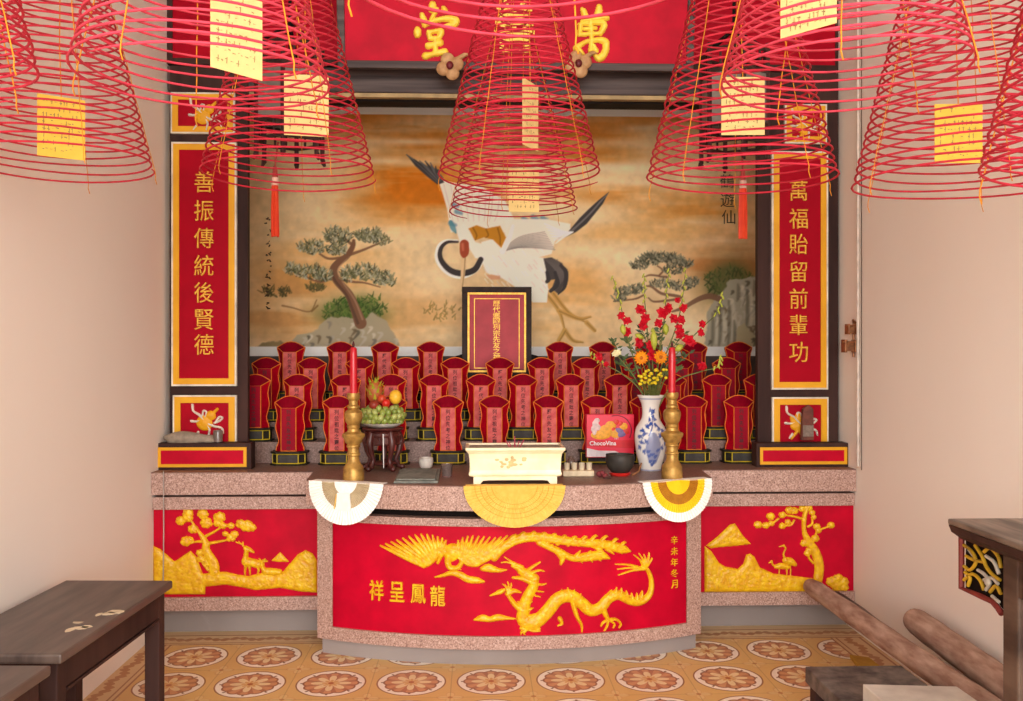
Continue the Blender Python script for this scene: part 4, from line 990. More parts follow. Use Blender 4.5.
# ------------------------------------------------------------------ ancestor tablets
T_RED = M('tablet_red', (176, 2, 28), .5, 0, (150, 2, 26), 9, spec=.1)
T_TOP = M('tablet_shaded_top', (136, 2, 30), .5, spec=.1)  # same red made darker, shade painted onto the top facets
T_FADE = M('tablet_faded_face', (216, 106, 100), .6, 0, (194, 72, 74), 25, spec=.2)
T_DEEP = M('tablet_deep_face', (160, 4, 34), .5, 0, (142, 4, 32), 9, spec=.1)
T_LINE = M('tablet_orange_line', (250, 126, 26), .5)
T_BASE = M('tablet_base_black', (46, 42, 32), .6, 0, (32, 28, 22), 20, spec=.15)
T_BFACE = M('tablet_base_face', (70, 64, 60), .6, 0, (50, 46, 42), 20, spec=.2)
T_BLINE = M('tablet_base_yellow', (206, 176, 22), .5)
T_INK = M('tablet_ink', (70, 24, 30), .7)
def tablet(face, txt):
    root = thing('ancestor_tablet', 'x', 'tablet')
    side = [(.070, .067), (.067, .086), (.058, .108), (.057, .125), (.064, .150), (.071, .175), (.072, .195), (.066, .225), (.064, .245), (.069, .275), (.076, .298), (.0775, .309)]
    arch = [(.060, .320), (.042, .331), (.022, .339), (0, .342)]
    out = side + arch + [(-x, z) for x, z in reversed(arch[:-1])] + [(-x, z) for x, z in reversed(side)]
    pw, pt = .037, .283; n = len(out)
    inn = []
    for i, (x, z) in enumerate(out):
        if i < len(side) or i >= n - len(side): inn.append((math.copysign(pw, x), .067 + (z - .067) * (pt - .067) / (.309 - .067)))
        else: inn.append((x * pw / .0775, pt))
    yf, yb, yp = 0., .022, -.042
    b = MB(); V = [(x, yf, z) for x, z in out] + [(x, yp, z) for x, z in inn]
    f = [(i, i + 1, n + i + 1, n + i) for i in range(n - 1)]
    mi = [1 if len(side) - 1 <= i < n - len(side) else 0 for i in range(n - 1)]
    b.add(V, f); b.m = mi
    b.prism(out, yf, yb, 'y'); 
    part('body', b, [T_RED, T_TOP], root)
    b = MB(); b.box(-pw, pw, yp - .001, yp + .02, .067, pt); part('face_plate', b, face, root)
    b = MB(); l = .0027
    b.tube([(x, yf - .001, z) for x, z in out], l, 5)
    b.tube([(-pw, yp - .001, .068), (-pw, yp - .001, pt), (pw, yp - .001, pt), (pw, yp - .001, .068)], l, 5)
    b.tube([(-pw, yp - .001, .0695), (pw, yp - .001, .0695)], l, 5)
    for s in (-1, 1): b.tube([(s * .0765, yf, .309), (s * pw, yp, pt)], l, 5)
    part('orange_edging', b, T_LINE, root, smooth=80)
    b = MB()
    for i, ch in enumerate(txt): put_glyph(b, ch, (0, yp - .0018, .262 - i * (.18 / (len(txt) - 1))), .025, sx=.9, bold=.012, ext=.02)
    part('inscription', b, T_INK, root)
    oc = lambda w, d0, d1, c: [(-w, d1), (-w, d0 + c), (-w + c, d0), (w - c, d0), (w, d0 + c), (w, d1)]
    b = MB(); b.prism(oc(.092, -.072, .03, .03), 0, .007, 'z'); b.prism(oc(.080, -.062, .026, .028), .007, .058, 'z'); b.prism(oc(.090, -.070, .03, .03), .058, .067, 'z')
    bp = part('base', b, T_BASE, root)
    b = MB(); b.box(-.048, .048, -.0632, -.06, .013, .052); part('base_face', b, T_BFACE, bp)
    b = MB(); l = .003
    ring_ = [(-.080, -.034), (-.052, -.0632), (.052, -.0632), (.080, -.034)]
    for z in (.0095, .0555): b.tube([(x, y, z) for x, y in ring_], l, 5)
    for x, y in ring_: b.tube([(x, y - .0005, .0095), (x, y - .0005, .0555)], l, 5)
    part('base_line', b, T_BLINE, bp)
    return root
protos = [tablet(T_FADE, '列位先考之神位'), tablet(T_FADE, '列位祖妣之靈位'), tablet(T_FADE, '歷代先友之神位'), tablet(T_DEEP, '列位先友之神位')]
rows = [[289, 337, 391, 448, 494.5, 549, 597, 646, 693.5, 740.5],
        [254, 297, 345, 391, 434, 481, 523, 571, 619.5, 673, 718, 760],
        [265, 311, 359, 405.5, 455, 500, 542, 587, 635, 681, 728],
        [290, 340, 384.5, 430.5, 560, 603.5, 650, 695, 740]]
YT = [4.71, 4.86, 5.06, 5.26]
ORD = ['first', 'second', 'third', 'fourth', 'fifth', 'sixth', 'seventh', 'eighth', 'ninth', 'tenth', 'eleventh', 'twelfth']
EX = {(0, 0): ', nearest the left box', (0, 1): ', beside the left brass candlestick', (0, 2): ', behind the fruit stand', (0, 3): ', left of the incense pot', (0, 4): ', behind the incense pot', (0, 5): ', behind the incense pot rim',
      (0, 6): ', behind the biscuit box', (0, 7): ', behind the porcelain vase', (0, 8): ', right of the brass candlestick', (0, 9): ', nearest the right box', (3, 3): ', left of the framed board', (3, 4): ', right of the framed board'}
used = [False] * 4
for ri, row in enumerate(rows):
    for i, px in enumerate(row):
        fd = 300 < px < 625 if ri == 0 else 285 < px < 625
        k = (i * 7 + ri * 3) % 3 if fd else 3
        rn = ['front', 'second', 'third', 'back'][ri]
        lab = f'red ancestor tablet, {ORD[i]} from left in the {rn} row' + EX.get((ri, i), ' on the altar steps')
        loc = (PX(px, YT[ri] - .03), YT[ri], TZ[ri]); g = f'red ancestor tablets in the {rn} row'
        if not used[k]:
            o = protos[k]; used[k] = True; o.location = loc; o['label'] = lab; o['group'] = g
        else: dup(protos[k], loc, 0, lab, g)

# framed board in the back row
Y = 5.21
A, B = P(462, 400, Y), P(531.5, 287, Y); k = Y / FPX
root = thing('ancestor_board', 'framed red ancestor board with a gold column of characters, tallest in the back row', 'board', ((A[0] + B[0]) / 2, Y, TZ[3]))
zb_ = PZ(372, Y)
b = MB(); b.frame(A[0], B[0], zb_ - .02, B[2], 6 * k, Y - .012, Y + .03); b.box(A[0], B[0], Y + .012, Y + .03, zb_, B[2]); b.box(A[0] - .03, B[0] + .03, Y - .01, Y + .06, TZ[3], zb_ + .0)
part('black_frame', b, M('black_lacquer_frame', (58, 40, 32), .5, 0, (38, 26, 22), 20, spec=.12), root, world=True, bevel=.002)
for s, xx in ((-1, A[0]), (1, B[0])):
    b = MB(); b.prism([(xx, TZ[3]), (xx + s * .05, TZ[3]), (xx + s * .05, zb_ + .05), (xx + s * .035, zb_ + .09), (xx, zb_ + .10)], Y, Y + .03, 'y'); part('side_bracket', b, BLACK, root, world=True)
b = MB(); b.box(A[0] + 6 * k, B[0] - 6 * k, Y - .002, Y + .014, zb_, B[2] - 6 * k); part('red_field', b, M('board_red_field', (182, 38, 52), .5, 0, (160, 24, 38), 8), root, world=True)
b = MB(); b.frame(A[0] + 5.6 * k, B[0] - 5.6 * k, zb_ - .001, B[2] - 5.8 * k, 1.9 * k, Y - .016, Y - .002); part('gold_frame', b, GOLDL, root, world=True)
b = MB(); b.frame(A[0] + 12 * k, B[0] - 12 * k, zb_ + .02, B[2] - 11.5 * k, 0.8 * k, Y - .008, Y - .001); part('gold_line', b, GOLDL, root, world=True)
b = MB(); t = '歷代鄉國列宗先友之神'
for i, ch in enumerate(t): put_glyph(b, ch, P(496.5, 303.5 + i * 5.95, Y - .005), 6.0 * k, bold=.006, ext=.04, sx=1.2)
part('gold_characters', b, GOLDL, root, world=True)
# ------------------------------------------------------------------ things on the altar
BRASS = M('old_brass', (202, 160, 84), .4, .5, (156, 118, 60), 30)
WAX = M('red_wax', (206, 8, 34), .35, 0, (190, 6, 30), 8, spec=.5, coat=.3)
def candlestick(px, Y, label, clabel):
    X = PX(px, Y); k = Y / FPX
    root = thing('candlestick', label, 'candlestick', (X, Y, ZT), 0, 'pair of brass candlesticks')
    pr = [(10.9, 0), (11.3, 1.5), (11.0, 4), (11.2, 6), (10.6, 9), (10.8, 12), (9.6, 14), (7.4, 17), (6.2, 20), (6.0, 24), (7.2, 25), (7.2, 26.5), (6.2, 27.5), (6.0, 32), (7.2, 33), (7.2, 34.5), (6.4, 35.5), (8.2, 37), (9.4, 40), (11.6, 43), (12.0, 45), (11.4, 46.2), (9.0, 47), (6.6, 48.5), (6.0, 51), (6.8, 52.5), (6.8, 54), (6.2, 55),
          (8.2, 58), (9.4, 63), (9.2, 67), (7.4, 69.5), (5.4, 70.5), (6.4, 72), (6.2, 73.5), (4.8, 75), (4.8, 79), (6.0, 80.5), (6.8, 82), (6.9, 84), (6.6, 86.5), (4.2, 86.5), (3.6, 85)]
    b = MB(); b.lathe([(r * k * .95, z * k) for r, z in pr], 36); part('turned_stem', b, BRASS, root, smooth=28)
    h = 86 * k
    c = thing('candle', clabel, 'candle', (X, Y, ZT + h), 0, 'pair of red altar candles')
    b = MB(); b.lathe([(3.5 * k, 0), (3.7 * k, 3 * k), (3.6 * k, 38 * k), (3.3 * k, 44.5 * k), (2.2 * k, 46 * k), (.6 * k, 46 * k)], 20); part('wax', b, WAX, c, smooth=40)
    b = MB(); b.lathe([(.5 * k, 45.8 * k), (1.3 * k, 47 * k), (1.4 * k, 49 * k), (.5 * k, 52 * k)], 10); part('wick', b, M('charred_wick', (86, 34, 34), .8), c, smooth=60)
candlestick(353.5, 4.115, 'left turned brass candlestick at the front of the altar ledge', 'red candle standing in the left brass candlestick')
candlestick(672, 4.115, 'right turned brass candlestick beside the blue and white vase', 'red candle standing in the right brass candlestick')

# incense pot
Y = 3.945; X = PX(515.5, Y); k = Y / FPX
root = thing('incense_pot', 'rectangular cream ceramic incense pot with a flared rim at the centre of the altar', 'incense pot', (X, Y, ZT))
CREAM = M('cream_glaze', (252, 240, 206), .35, 0, (246, 226, 182), 12, spec=.5, coat=.2)
b = MB(); dp = .19
def rect_loft(mb, rings, y0=0.0):
    V = []; 
    for (hx, hy, z, cy) in rings: V += [(-hx, cy - hy, z), (hx, cy - hy, z), (hx, cy + hy, z), (-hx, cy + hy, z)]
    f = [(0, 1, 2, 3)] + [(i * 4 + j, i * 4 + (j + 1) % 4, i * 4 + 4 + (j + 1) % 4, i * 4 + 4 + j) for i in range(len(rings) - 1) for j in range(4)]
    n = len(rings) * 4; f.append((n - 4, n - 3, n - 2, n - 1)); mb.add(V, f)
cy = .10
rect_loft(b, [(.170, .078, .030, cy), (.196, .094, .036, cy), (.200, .098, .045, cy), (.196, .094, .052, cy), (.194, .092, .06, cy), (.196, .094, .11, cy), (.199, .097, .130, cy), (.207, .104, .141, cy), (.213, .110, .146, cy), (.213, .110, .158, cy), (.200, .098, .158, cy), (.196, .094, .142, cy)])
part('pot_body', b, CREAM, root, bevel=.004)
b = MB(); b.prism([(-.178, 0), (-.178, .034), (.178, .034), (.178, 0), (.150, 0), (.138, .016), (.115, .018), (.0, .018), (-.115, .018), (-.138, .016), (-.150, 0)], cy - .088, cy - .062, 'y')
b.prism([(-.178, 0), (-.178, .034), (.178, .034), (.178, 0), (.150, 0), (.138, .016), (-.138, .016), (-.150, 0)], cy + .06, cy + .085, 'y')
part('foot_stand', b, CREAM, root)
b = MB(); b.box(-.196, .196, cy - .094, cy + .094, .138, .151); part('ash', b, M('incense_ash', (176, 160, 140), .95, c2=(140, 124, 108), scale=60, bump=.4), root)
b = MB()
for (x, y, a) in [(.0, 0, 0), (.012, .01, .3), (-.014, .005, -.35), (.022, -.01, .6), (.004, .02, -.1), (-.02, -.01, -.6)]:
    b.tube([(x, cy + y, .148), (x + a * .03, cy + y, .185 + .012 * math.cos(x * 200))], .0024, 5)
part('incense_stub', b, M('pink_incense', (206, 70, 96), .7), root)
b = MB()
for i in range(16):
    x, z = R.uniform(-.08, .06), .095 + R.uniform(-.02, .022); b.ell((x, cy - .0952, z), (R.uniform(.006, .013), .0015, R.uniform(.004, .010)), 8, 6)
part('painted_motif', b, M('worn_gilt_motif', (238, 206, 140), .5), root, smooth=60)

# cup tray
Y = 4.22; X = PX(578, Y); k = Y / FPX
root = thing('cup_tray', 'small cream ceramic tray right of the incense pot', 'tray', (X, Y, ZT))
b = MB(); b.prism([(-.070, 0), (.070, 0), (.072, .026), (-.072, .026)], -.03, .035, 'y'); part('tray_body', b, M('ivory_ceramic', (226, 206, 172), .5, c2=(206, 184, 150), scale=30), root, bevel=.004)
for i, dx in enumerate((-.051, -.017, .017, .051)):
    c = MB(); c.lathe([(.010, 0), (.0125, .004), (.0135, .032), (.0115, .033), (.0105, .012), (.002, .010)], 18)
    solo('offering_cup', c, M('cup_ivory', (232, 214, 182), .5) if i == 0 else bpy.data.materials['cup_ivory'], f'tiny ivory offering cup, {ORD[i]} from the left on the cream cup tray', 'cup', (X + dx, Y, ZT + .026), smooth=40, group='offering cups on the tray')
b = MB(); b.lathe([(.016, 0), (.019, .004), (.02, .05), (.016, .062), (.012, .066), (.012, .075)], 18); solo('glass_jar', b, M('brown_glass', (120, 96, 84), .15, spec=.6), 'small brownish glass jar behind the cream cup tray', 'jar', (PX(571, 4.33), 4.33, ZT), smooth=40)

# biscuit box leaning on a tablet
Y = 4.585
A, B = P(586, 457, Y), P(633.5, 414, Y); bw, bh = B[0] - A[0], B[2] - A[2]
root = thing('biscuit_box', 'red biscuit box with fruit picture and white lettering behind the black bowl', 'box', ((A[0] + B[0]) / 2, Y - .02, A[2]), D2(2))
bx = MB(); bx.box(-bw / 2, bw / 2, 0, .04, 0, bh); part('carton', bx, M('pink_red_carton', (226, 18, 64), .35, 0, (216, 8, 48), 5, spec=.5), root, bevel=.002)
b = MB(); b.prism([(-bw / 2 + .001, .003), (bw * .26, .003), (bw * .26, bh * .07), (bw * .1, bh * .15), (-bw * .25, bh * .16), (-bw / 2 + .001, bh * .22)], -.001, .002, 'y'); part('white_band', b, M('carton_white', (240, 226, 226), .4), root)
b = MB(); b.prism([(-bw / 2, bh * .27), (bw / 2, bh * .20), (bw / 2, bh * .40), (-bw / 2, bh * .40)], -.0008, .002, 'y'); part('red_band', b, M('carton_red', (222, 10, 30), .4), root)
b = MB(); v, f = glyph('ChocoVina', .02, .02, False); w = v[:, 0].max() - v[:, 0].min(); sc = bw * .56 / w
b.add([(x * sc - bw * .16, -.002 - z * sc * .1, y * sc + bh * .285) for x, y, z in v], f); v, f = glyph('NET', .01, .02, False); b.add([(x * .012 + bw * .13, -.002, y * .012 + bh * .42) for x, y, z in v], f)
part('lettering', b, M('carton_letter_white', (250, 246, 244), .4), root)
for nm, items, colr in (('printed_fruit', [(-.02, .62, .038, .030), (.03, .56, .03, .024), (-.05, .52, .05, .022), (.002, .74, .028, .022), (.07, .72, .02, .018), (-.035, .50, .03, .016)], (246, 170, 40)),
                        ('printed_blossom', [(-.078, .78, .016, .02), (-.066, .70, .014, .016), (-.085, .66, .016, .018), (-.07, .86, .014, .012), (-.082, .58, .012, .02)], (232, 200, 196)),
                        ('printed_bowl', [(.042, .60, .026, .018), (.05, .54, .03, .016)], (130, 110, 160)),
                        ('printed_cherry', [(.03, .82, .014, .014), (.055, .78, .012, .012), (.085, .60, .012, .014), (.015, .66, .012, .012)], (226, 60, 40))):
    b = MB()
    for (x, z, rx, rz) in items: b.ell((x * .95, -.0002, z * bh), (rx, .0016, rz), 14, 8)
    part(nm, b, M(nm, colr, .45, c2=tuple(q * .85 for q in colr), scale=60), root, smooth=60)
b = MB(); b.tube([(math.cos(a) * .075 + .03, -.001, math.sin(a) * .075 + bh * .62) for a in np.linspace(-.5, 1.9, 20)], .0022, 6); part('ring_line', b, M('maroon_ring', (120, 20, 40), .4), root)

# bowl on red saucer
Y = 4.22; X = PX(620, Y); k = Y / FPX
root = thing('saucer', 'red lacquer saucer under the black bowl', 'saucer', (X, Y, ZT)); 
b = MB(); b.lathe([(.040, 0), (.046, .004), (.050, .014), (.046, .016), (.03, .012)], 32); part('saucer_dish', b, M('bright_red_lacquer', (222, 42, 36), .35, spec=.5), root, smooth=40)
b = MB(); b.lathe([(.030, 0), (.042, .004), (.058, .026), (.065, .050), (.066, .068), (.064, .079), (.066, .084), (.062, .085), (.058, .076), (.05, .045), (.02, .03)], 36)
solo('bowl', b, M('black_clay', (62, 56, 50), .55, 0, (44, 40, 36), 20), 'round black clay bowl on a red saucer before the biscuit box', 'bowl', (X, Y, ZT + .013), smooth=40)
b = MB(); b.tube([(X + .05, Y - .04, ZT + .007), (X + .085, Y - .01, ZT + .02), (X + .10, Y + .01, ZT + .055)], [.006, .005, .004], 8); solo('wooden_stick', b, M('light_brown_stick', (150, 100, 64), .7), 'short brown wooden stick leaning right of the black bowl', 'stick', (X + .05, Y, ZT), smooth=60, world=True)
Y = 4.16; X = PX(602, Y); root = thing('dried_blossom', 'dark pink dried blossom lying left of the black bowl', 'flower', (X, Y, ZT))
b = MB(); b.ell((.012, -.02, .01), (.014, .02, .011), 10, 8); b.ell((-.008, .01, .014), (.018, .016, .014), 10, 8); b.ell((.0, -.006, .02), (.012, .014, .012), 10, 8); part('petals', b, M('dry_pink', (150, 62, 66), .8, c2=(112, 46, 50), scale=60), root, smooth=60)
b = MB(); b.tube([(.012, -.03, .008), (.03, -.05, .007)], [.008, .005], 6); part('stalk', b, M('dry_stalk', (96, 62, 54), .8), root)

# grey folded sheet, white bowl, glass on the left
b = MB(); q = [P(393.5, 484, 4.0)[0], PX(438, 4.0), PX(441, 4.42), PX(400, 4.42)]
b.prism([(q[0], 4.0), (q[1], 4.0), (q[2], 4.42), (q[3], 4.42)], ZT, ZT + .010, 'z'); b.prism([(q[0] + .01, 4.03), (q[1] - .012, 4.02), (q[2] - .014, 4.38), (q[3] + .012, 4.40)], ZT + .010, ZT + .016, 'z')
solo('folded_cloth', b, M('grey_green_cloth', (140, 142, 132), .85, c2=(108, 110, 104), scale=34, bump=.3), 'flat folded grey-green cloth lying left of the incense pot', 'cloth', (q[0], 4.2, ZT), world=True, bevel=.003)
b = MB(); X = PX(426, 4.52); b.lathe([(.022, 0), (.03, .006), (.036, .03), (.034, .05), (.028, .052), (.02, .02)], 24); solo('white_cup', b, M('white_porcelain', (232, 222, 210), .4), 'small white porcelain cup behind the folded grey cloth', 'cup', (X, 4.52, ZT), smooth=40)
b = MB(); X = PX(447, 4.2); b.lathe([(.02, 0), (.022, .004), (.026, .058), (.023, .058), (.019, .008), (.002, .008)], 24); solo('drinking_glass', b, M('pinkish_glass', (196, 172, 166), .08, spec=.7, trans=.75), 'small clear drinking glass between the grey cloth and incense pot', 'glass', (X, 4.2, ZT), smooth=40)

# fruit stand
Y = 4.45; X = PX(383, Y); k = Y / FPX; zt_ = .205
ROSE = M('dark_rosewood', (86, 34, 28), .4, 0, (62, 24, 22), 14, (1, 1, .2), coat=.3)
root = thing('fruit_stand', 'carved dark rosewood stand with curled feet under the fruit plate', 'stand', (X, Y, ZT))
b = MB(); b.lathe([(.060, zt_ - .014), (.094, zt_ - .012), (.098, zt_ - .006), (.094, zt_), (.02, zt_)], 32); part('stand_top', b, ROSE, root, smooth=40)
for a in (-130, -55, 20, 90, 165):
    t = D2(a); c, s = math.cos(t), math.sin(t); b = MB()
    b.tube([(c * .07, s * .07, zt_ - .012), (c * .088, s * .088, .14), (c * .078, s * .078, .09), (c * .062, s * .062, .055), (c * .075, s * .075, .02), (c * .095, s * .095, .012)], [.013, .018, .014, .011, .012, .012], 10)
    b.ell((c * .095, s * .095, .014), .014, 10, 8); part('leg', b, ROSE, root, smooth=60)
b = MB()
for i in range(20):
    t0, t1 = 2 * PI * i / 20, 2 * PI * (i + 1) / 20; r = .082
    for z in (.185, .165, .128): b.tube([(math.cos(t0) * r, math.sin(t0) * r, z), (math.cos(t1) * r, math.sin(t1) * r, z)], .0045, 5)
    if i % 2: b.tube([(math.cos(t0) * r, math.sin(t0) * r, .185), (math.cos(t0) * r, math.sin(t0) * r, .128)], .0045, 5)
    else: b.tube([(math.cos(t0 + .05) * r, math.sin(t0 + .05) * r, .165), (math.cos(t0 + .18) * r, math.sin(t0 + .18) * r, .14)], .004, 5)
b.lathe([(.078, .128), (.080, .13), (.080, .186), (.074, .188)], 28); part('carved_apron', b, ROSE, root)
b = MB(); b.lathe([(.066, .03), (.072, .034), (.066, .04)], 28); part('stretcher_ring', b, ROSE, root)
b = MB(); b.tube([(.012, -.088, .02), (.010, -.088, .18)], .0032, 6); part('metal_rod', b, M('pale_metal_rod', (196, 184, 176), .3, .6), root)
Zp = ZT + zt_
root = thing('fruit_plate', 'white porcelain plate on the carved rosewood stand', 'plate', (X, Y, Zp))
b = MB(); b.lathe([(.055, 0), (.075, .006), (.096, .018), (.098, .021), (.09, .018), (.05, .009), (.005, .008)], 40); part('plate_dish', b, M('plate_white', (236, 228, 216), .3, spec=.5), root, smooth=50)
GRAPE = [M(f'green_grape_{i}', c, .3, c2=tuple(q * .85 for q in c), scale=20, spec=.5) for i, c in enumerate([(152, 166, 76), (136, 152, 66), (172, 180, 98)])]
gm = [mkmesh('grape', MB().ell((0, 0, 0), (.0150, .0150, .0188), 12, 8), m_, 180) for m_ in GRAPE]
def bunch(label, pts):
    root = thing('grape_bunch', label, 'grapes', (X, Y, Zp + .012))
    b = MB(); b.tube([(p[0] * .6, p[1] * .6, p[2] - .01) for p in pts[::3]], .002, 5); part('stem', b, M('grape_stem', (120, 120, 60), .7), root)
    for i, p in enumerate(pts):
        o = bpy.data.objects.new('grape', gm[R.randrange(3)]); COL.objects.link(o); o.parent = root; o.location = p; o.rotation_euler = (R.uniform(-1, 1), R.uniform(-1, 1), 0)
g1 = []
for lay, (n, rad, z) in enumerate([(14, .086, .022), (13, .096, .042), (11, .086, .062), (8, .066, .078)]):
    for i in range(n):
        a = -PI + PI * 1.15 * i / (n - 1) - .2; g1.append((math.cos(a) * rad + R.uniform(-.004, .004), math.sin(a) * rad * .95, z + R.uniform(-.004, .004)))
bunch('bunch of green grapes spread round the front of the fruit plate', g1)
def fruit(name, label, cat, px, py, dY, r, mats, leaves=False):
    p = P(px, py, Y + dY)
    root = thing(name, label, cat, (p[0], p[1], p[2] - r[2]))
    b = MB(); b.ell((0, 0, r[2]), r, 20, 14); part('flesh', b, mats, root, smooth=180)
    if name == 'dragon_fruit':
        b = MB()
        for i in range(26):
            z = r[2] * (.3 + 1.75 * i / 26); a = i * 2.4; q = math.sqrt(max(0, 1 - ((z - r[2]) / r[2]) ** 2)) * r[0] * .95
            c, s = math.cos(a), math.sin(a); t = (c * (q + .020), s * (q + .016), z + .030); wv = .008
            b.add([(c * q - s * wv, s * q + c * wv, z), (c * q + s * wv, s * q - c * wv, z), t, (c * q * .9, s * q * .9, z - .006)], [(0, 1, 2), (0, 2, 3), (1, 3, 2)])
        part('scale_leaf', b, M('dragon_scale_green', (196, 186, 50), .5, c2=(160, 170, 44)), root)
    else:
        b = MB(); b.tube([(0, 0, r[2] * 1.9), (.003, 0, r[2] * 2.2)], .0025, 6); part('stem', b, M('fruit_stem', (96, 76, 40), .8), root)
fruit('dragon_fruit', 'spiky red and yellow-green dragon fruit standing at the back of the plate', 'fruit', 375, 392, .02, (.038, .036, .055), M('dragon_skin', (190, 52, 44), .5, c2=(170, 120, 50), scale=9))
fruit('mango', 'yellow mango on top at the right of the fruit plate', 'fruit', 395.5, 397, -.035, (.030, .030, .034), M('mango_skin', (244, 190, 52), .4, c2=(226, 170, 48), scale=8))
fruit('apple', 'small red apple beside the yellow mango', 'fruit', 386, 403, -.055, (.020, .020, .020), M('apple_red', (210, 50, 32), .35, c2=(196, 32, 28), scale=10))
fruit('apple', 'dark red apple at the left of the fruit plate, before the dragon fruit', 'fruit', 374, 405, -.05, (.024, .022, .022), M('apple_dark_red', (160, 44, 36), .4, c2=(140, 60, 36), scale=10))
fruit('apple', 'red and yellow apple between the other apples', 'fruit', 382, 399, -.01, (.022, .022, .022), M('apple_mottled', (206, 90, 40), .4, c2=(190, 50, 34), scale=14))

# vase
Y = 4.40; X = PX(650.5, Y); k = Y / FPX
root = thing('porcelain_vase', 'white porcelain vase with blue painted flowers, left of the right candlestick', 'vase', (X, Y, ZT))
vp = [(10.0, 0), (10.8, .6), (10.6, 2), (12.0, 8), (13.8, 15), (15.2, 24), (15.9, 32), (15.6, 38), (14.4, 43), (11.6, 47.5), (9.2, 52), (8.3, 57), (8.4, 62), (9.0, 66), (10.4, 70), (12.4, 73.5), (13.2, 75.2), (12.8, 75.6), (11.6, 74.0), (8.0, 66), (7.4, 57)]
sm = smooth_pts([(r * k, z * k) for r, z in vp], 6)
b = MB(); b.lathe(sm, 120)
me = mkmesh('vase_body', b, vcol_mat('blue_white_glaze', .18, .5), 60)
co = np.array([v.co[:] for v in me.vertices]); th = np.arctan2(co[:, 0], -co[:, 1]); zz = co[:, 2] / k
U = th * 14.; bl = np.zeros(len(co))
def vs(pts, rr, kk=1.):
    global bl
    q = smooth_pts([(x, y, r) for (x, y), r in zip(pts, rr)], 4)
    d = np.full(len(co), -99.)
    for a_, c_ in zip(q[:-1], q[1:]): d = np.maximum(d, sd_caps(U, zz, *a_, *c_))
    bl = np.maximum(bl, np.clip(d * 1.6 + .4, 0, 1) * kk)
rs = random.Random(3)
vs([(-4, 36), (-1, 44), (0, 52), (-2, 60)], [.6, .7, .6, .4])
for (x, y) in [(0, 58), (-3, 61), (2, 55), (-4, 52), (3, 60), (4, 52), (-2, 48), (3, 47), (-6, 45), (6, 43), (-10, 41), (10, 40), (-12, 35), (-11, 29), (12, 34), (-8, 38), (7, 36), (-13, 24), (13, 28), (-6, 30), (9, 24), (-9, 20)]:
    for j in range(4):
        a = rs.uniform(0, 6.28); vs([(x, y), (x + math.cos(a) * 3.2, y + math.sin(a) * 2.6)], [1.8, .6], rs.uniform(.7, 1))
for i in range(14):
    t = -1.1 + i * .17; vs([(0 + rs.uniform(-2, 2), 12), (4.5 * math.sin(t * 2), 24), (6 * t, 36 - 6 * t * t)], [.9, 1.0, .6], .6)
vs([(0, 36), (.5, 24), (0, 12)], [3.6, 7.5, 5.2], .66)
for (x, y) in [(-3, 16), (0, 17), (3, 15), (-2, 10), (2, 10), (0, 7), (-4, 20), (5, 21)]: vs([(x - 1, y), (x + 1, y + 1.5)], [1.9, 1.2], .9)
for z0 in (1.0, 72.0): bl = np.maximum(bl, np.where(np.abs(zz - z0) < .5, .6, 0))
cw, cb = np.array(lin((236, 232, 226))[:3]), np.array(lin((42, 78, 160))[:3])
col = np.ones((len(co), 4)); col[:, :3] = cw * (1 - bl[:, None]) + cb * bl[:, None]
a = me.color_attributes.new('Col', 'FLOAT_COLOR', 'POINT'); a.data.foreach_set('color', col.astype(np.float32).ravel())
o = bpy.data.objects.new('vase_body', me); COL.objects.link(o); o.parent = root

# flowers in the vase
ST = M('flower_stem_green', (122, 128, 66), .6, c2=(96, 104, 52)); LF = [M(f'leaf_green_{i}', c, .55, c2=tuple(q * .8 for q in c)) for i, c in enumerate([(74, 96, 44), (98, 118, 56), (58, 76, 36)])]
BUD = M('bud_yellow_green', (190, 190, 72), .5, c2=(168, 176, 60)); PETR = M('gladiolus_red', (206, 14, 38), .5, c2=(178, 6, 30), scale=40, spec=.2); PETO = M('gerbera_orange', (246, 164, 22), .5, c2=(236, 136, 12), scale=40)
vm = P(653, 396, Y)
def blossom(mb, c, r, seed, n=6, mi=0):
    rr = random.Random(seed); ax = Vector((rr.uniform(-.7, .7), -1, rr.uniform(-.4, .6))).normalized(); u = ax.orthogonal().normalized(); v = ax.cross(u); c = Vector(c)
    for i in range(n):
        a = 2 * PI * i / n + rr.uniform(-.2, .2); d = u * math.cos(a) + v * math.sin(a); w = ax.cross(d); L = r * rr.uniform(.85, 1.15)
        p0 = c; p1 = c + d * L * .55 + ax * L * .35; p2 = c + d * L + ax * L * .25
        mb.add([p0, p1 + w * L * .38, p2, p1 - w * L * .38, p1 + ax * L * .08], [(0, 1, 4), (1, 2, 4), (2, 3, 4), (3, 0, 4)], mi)
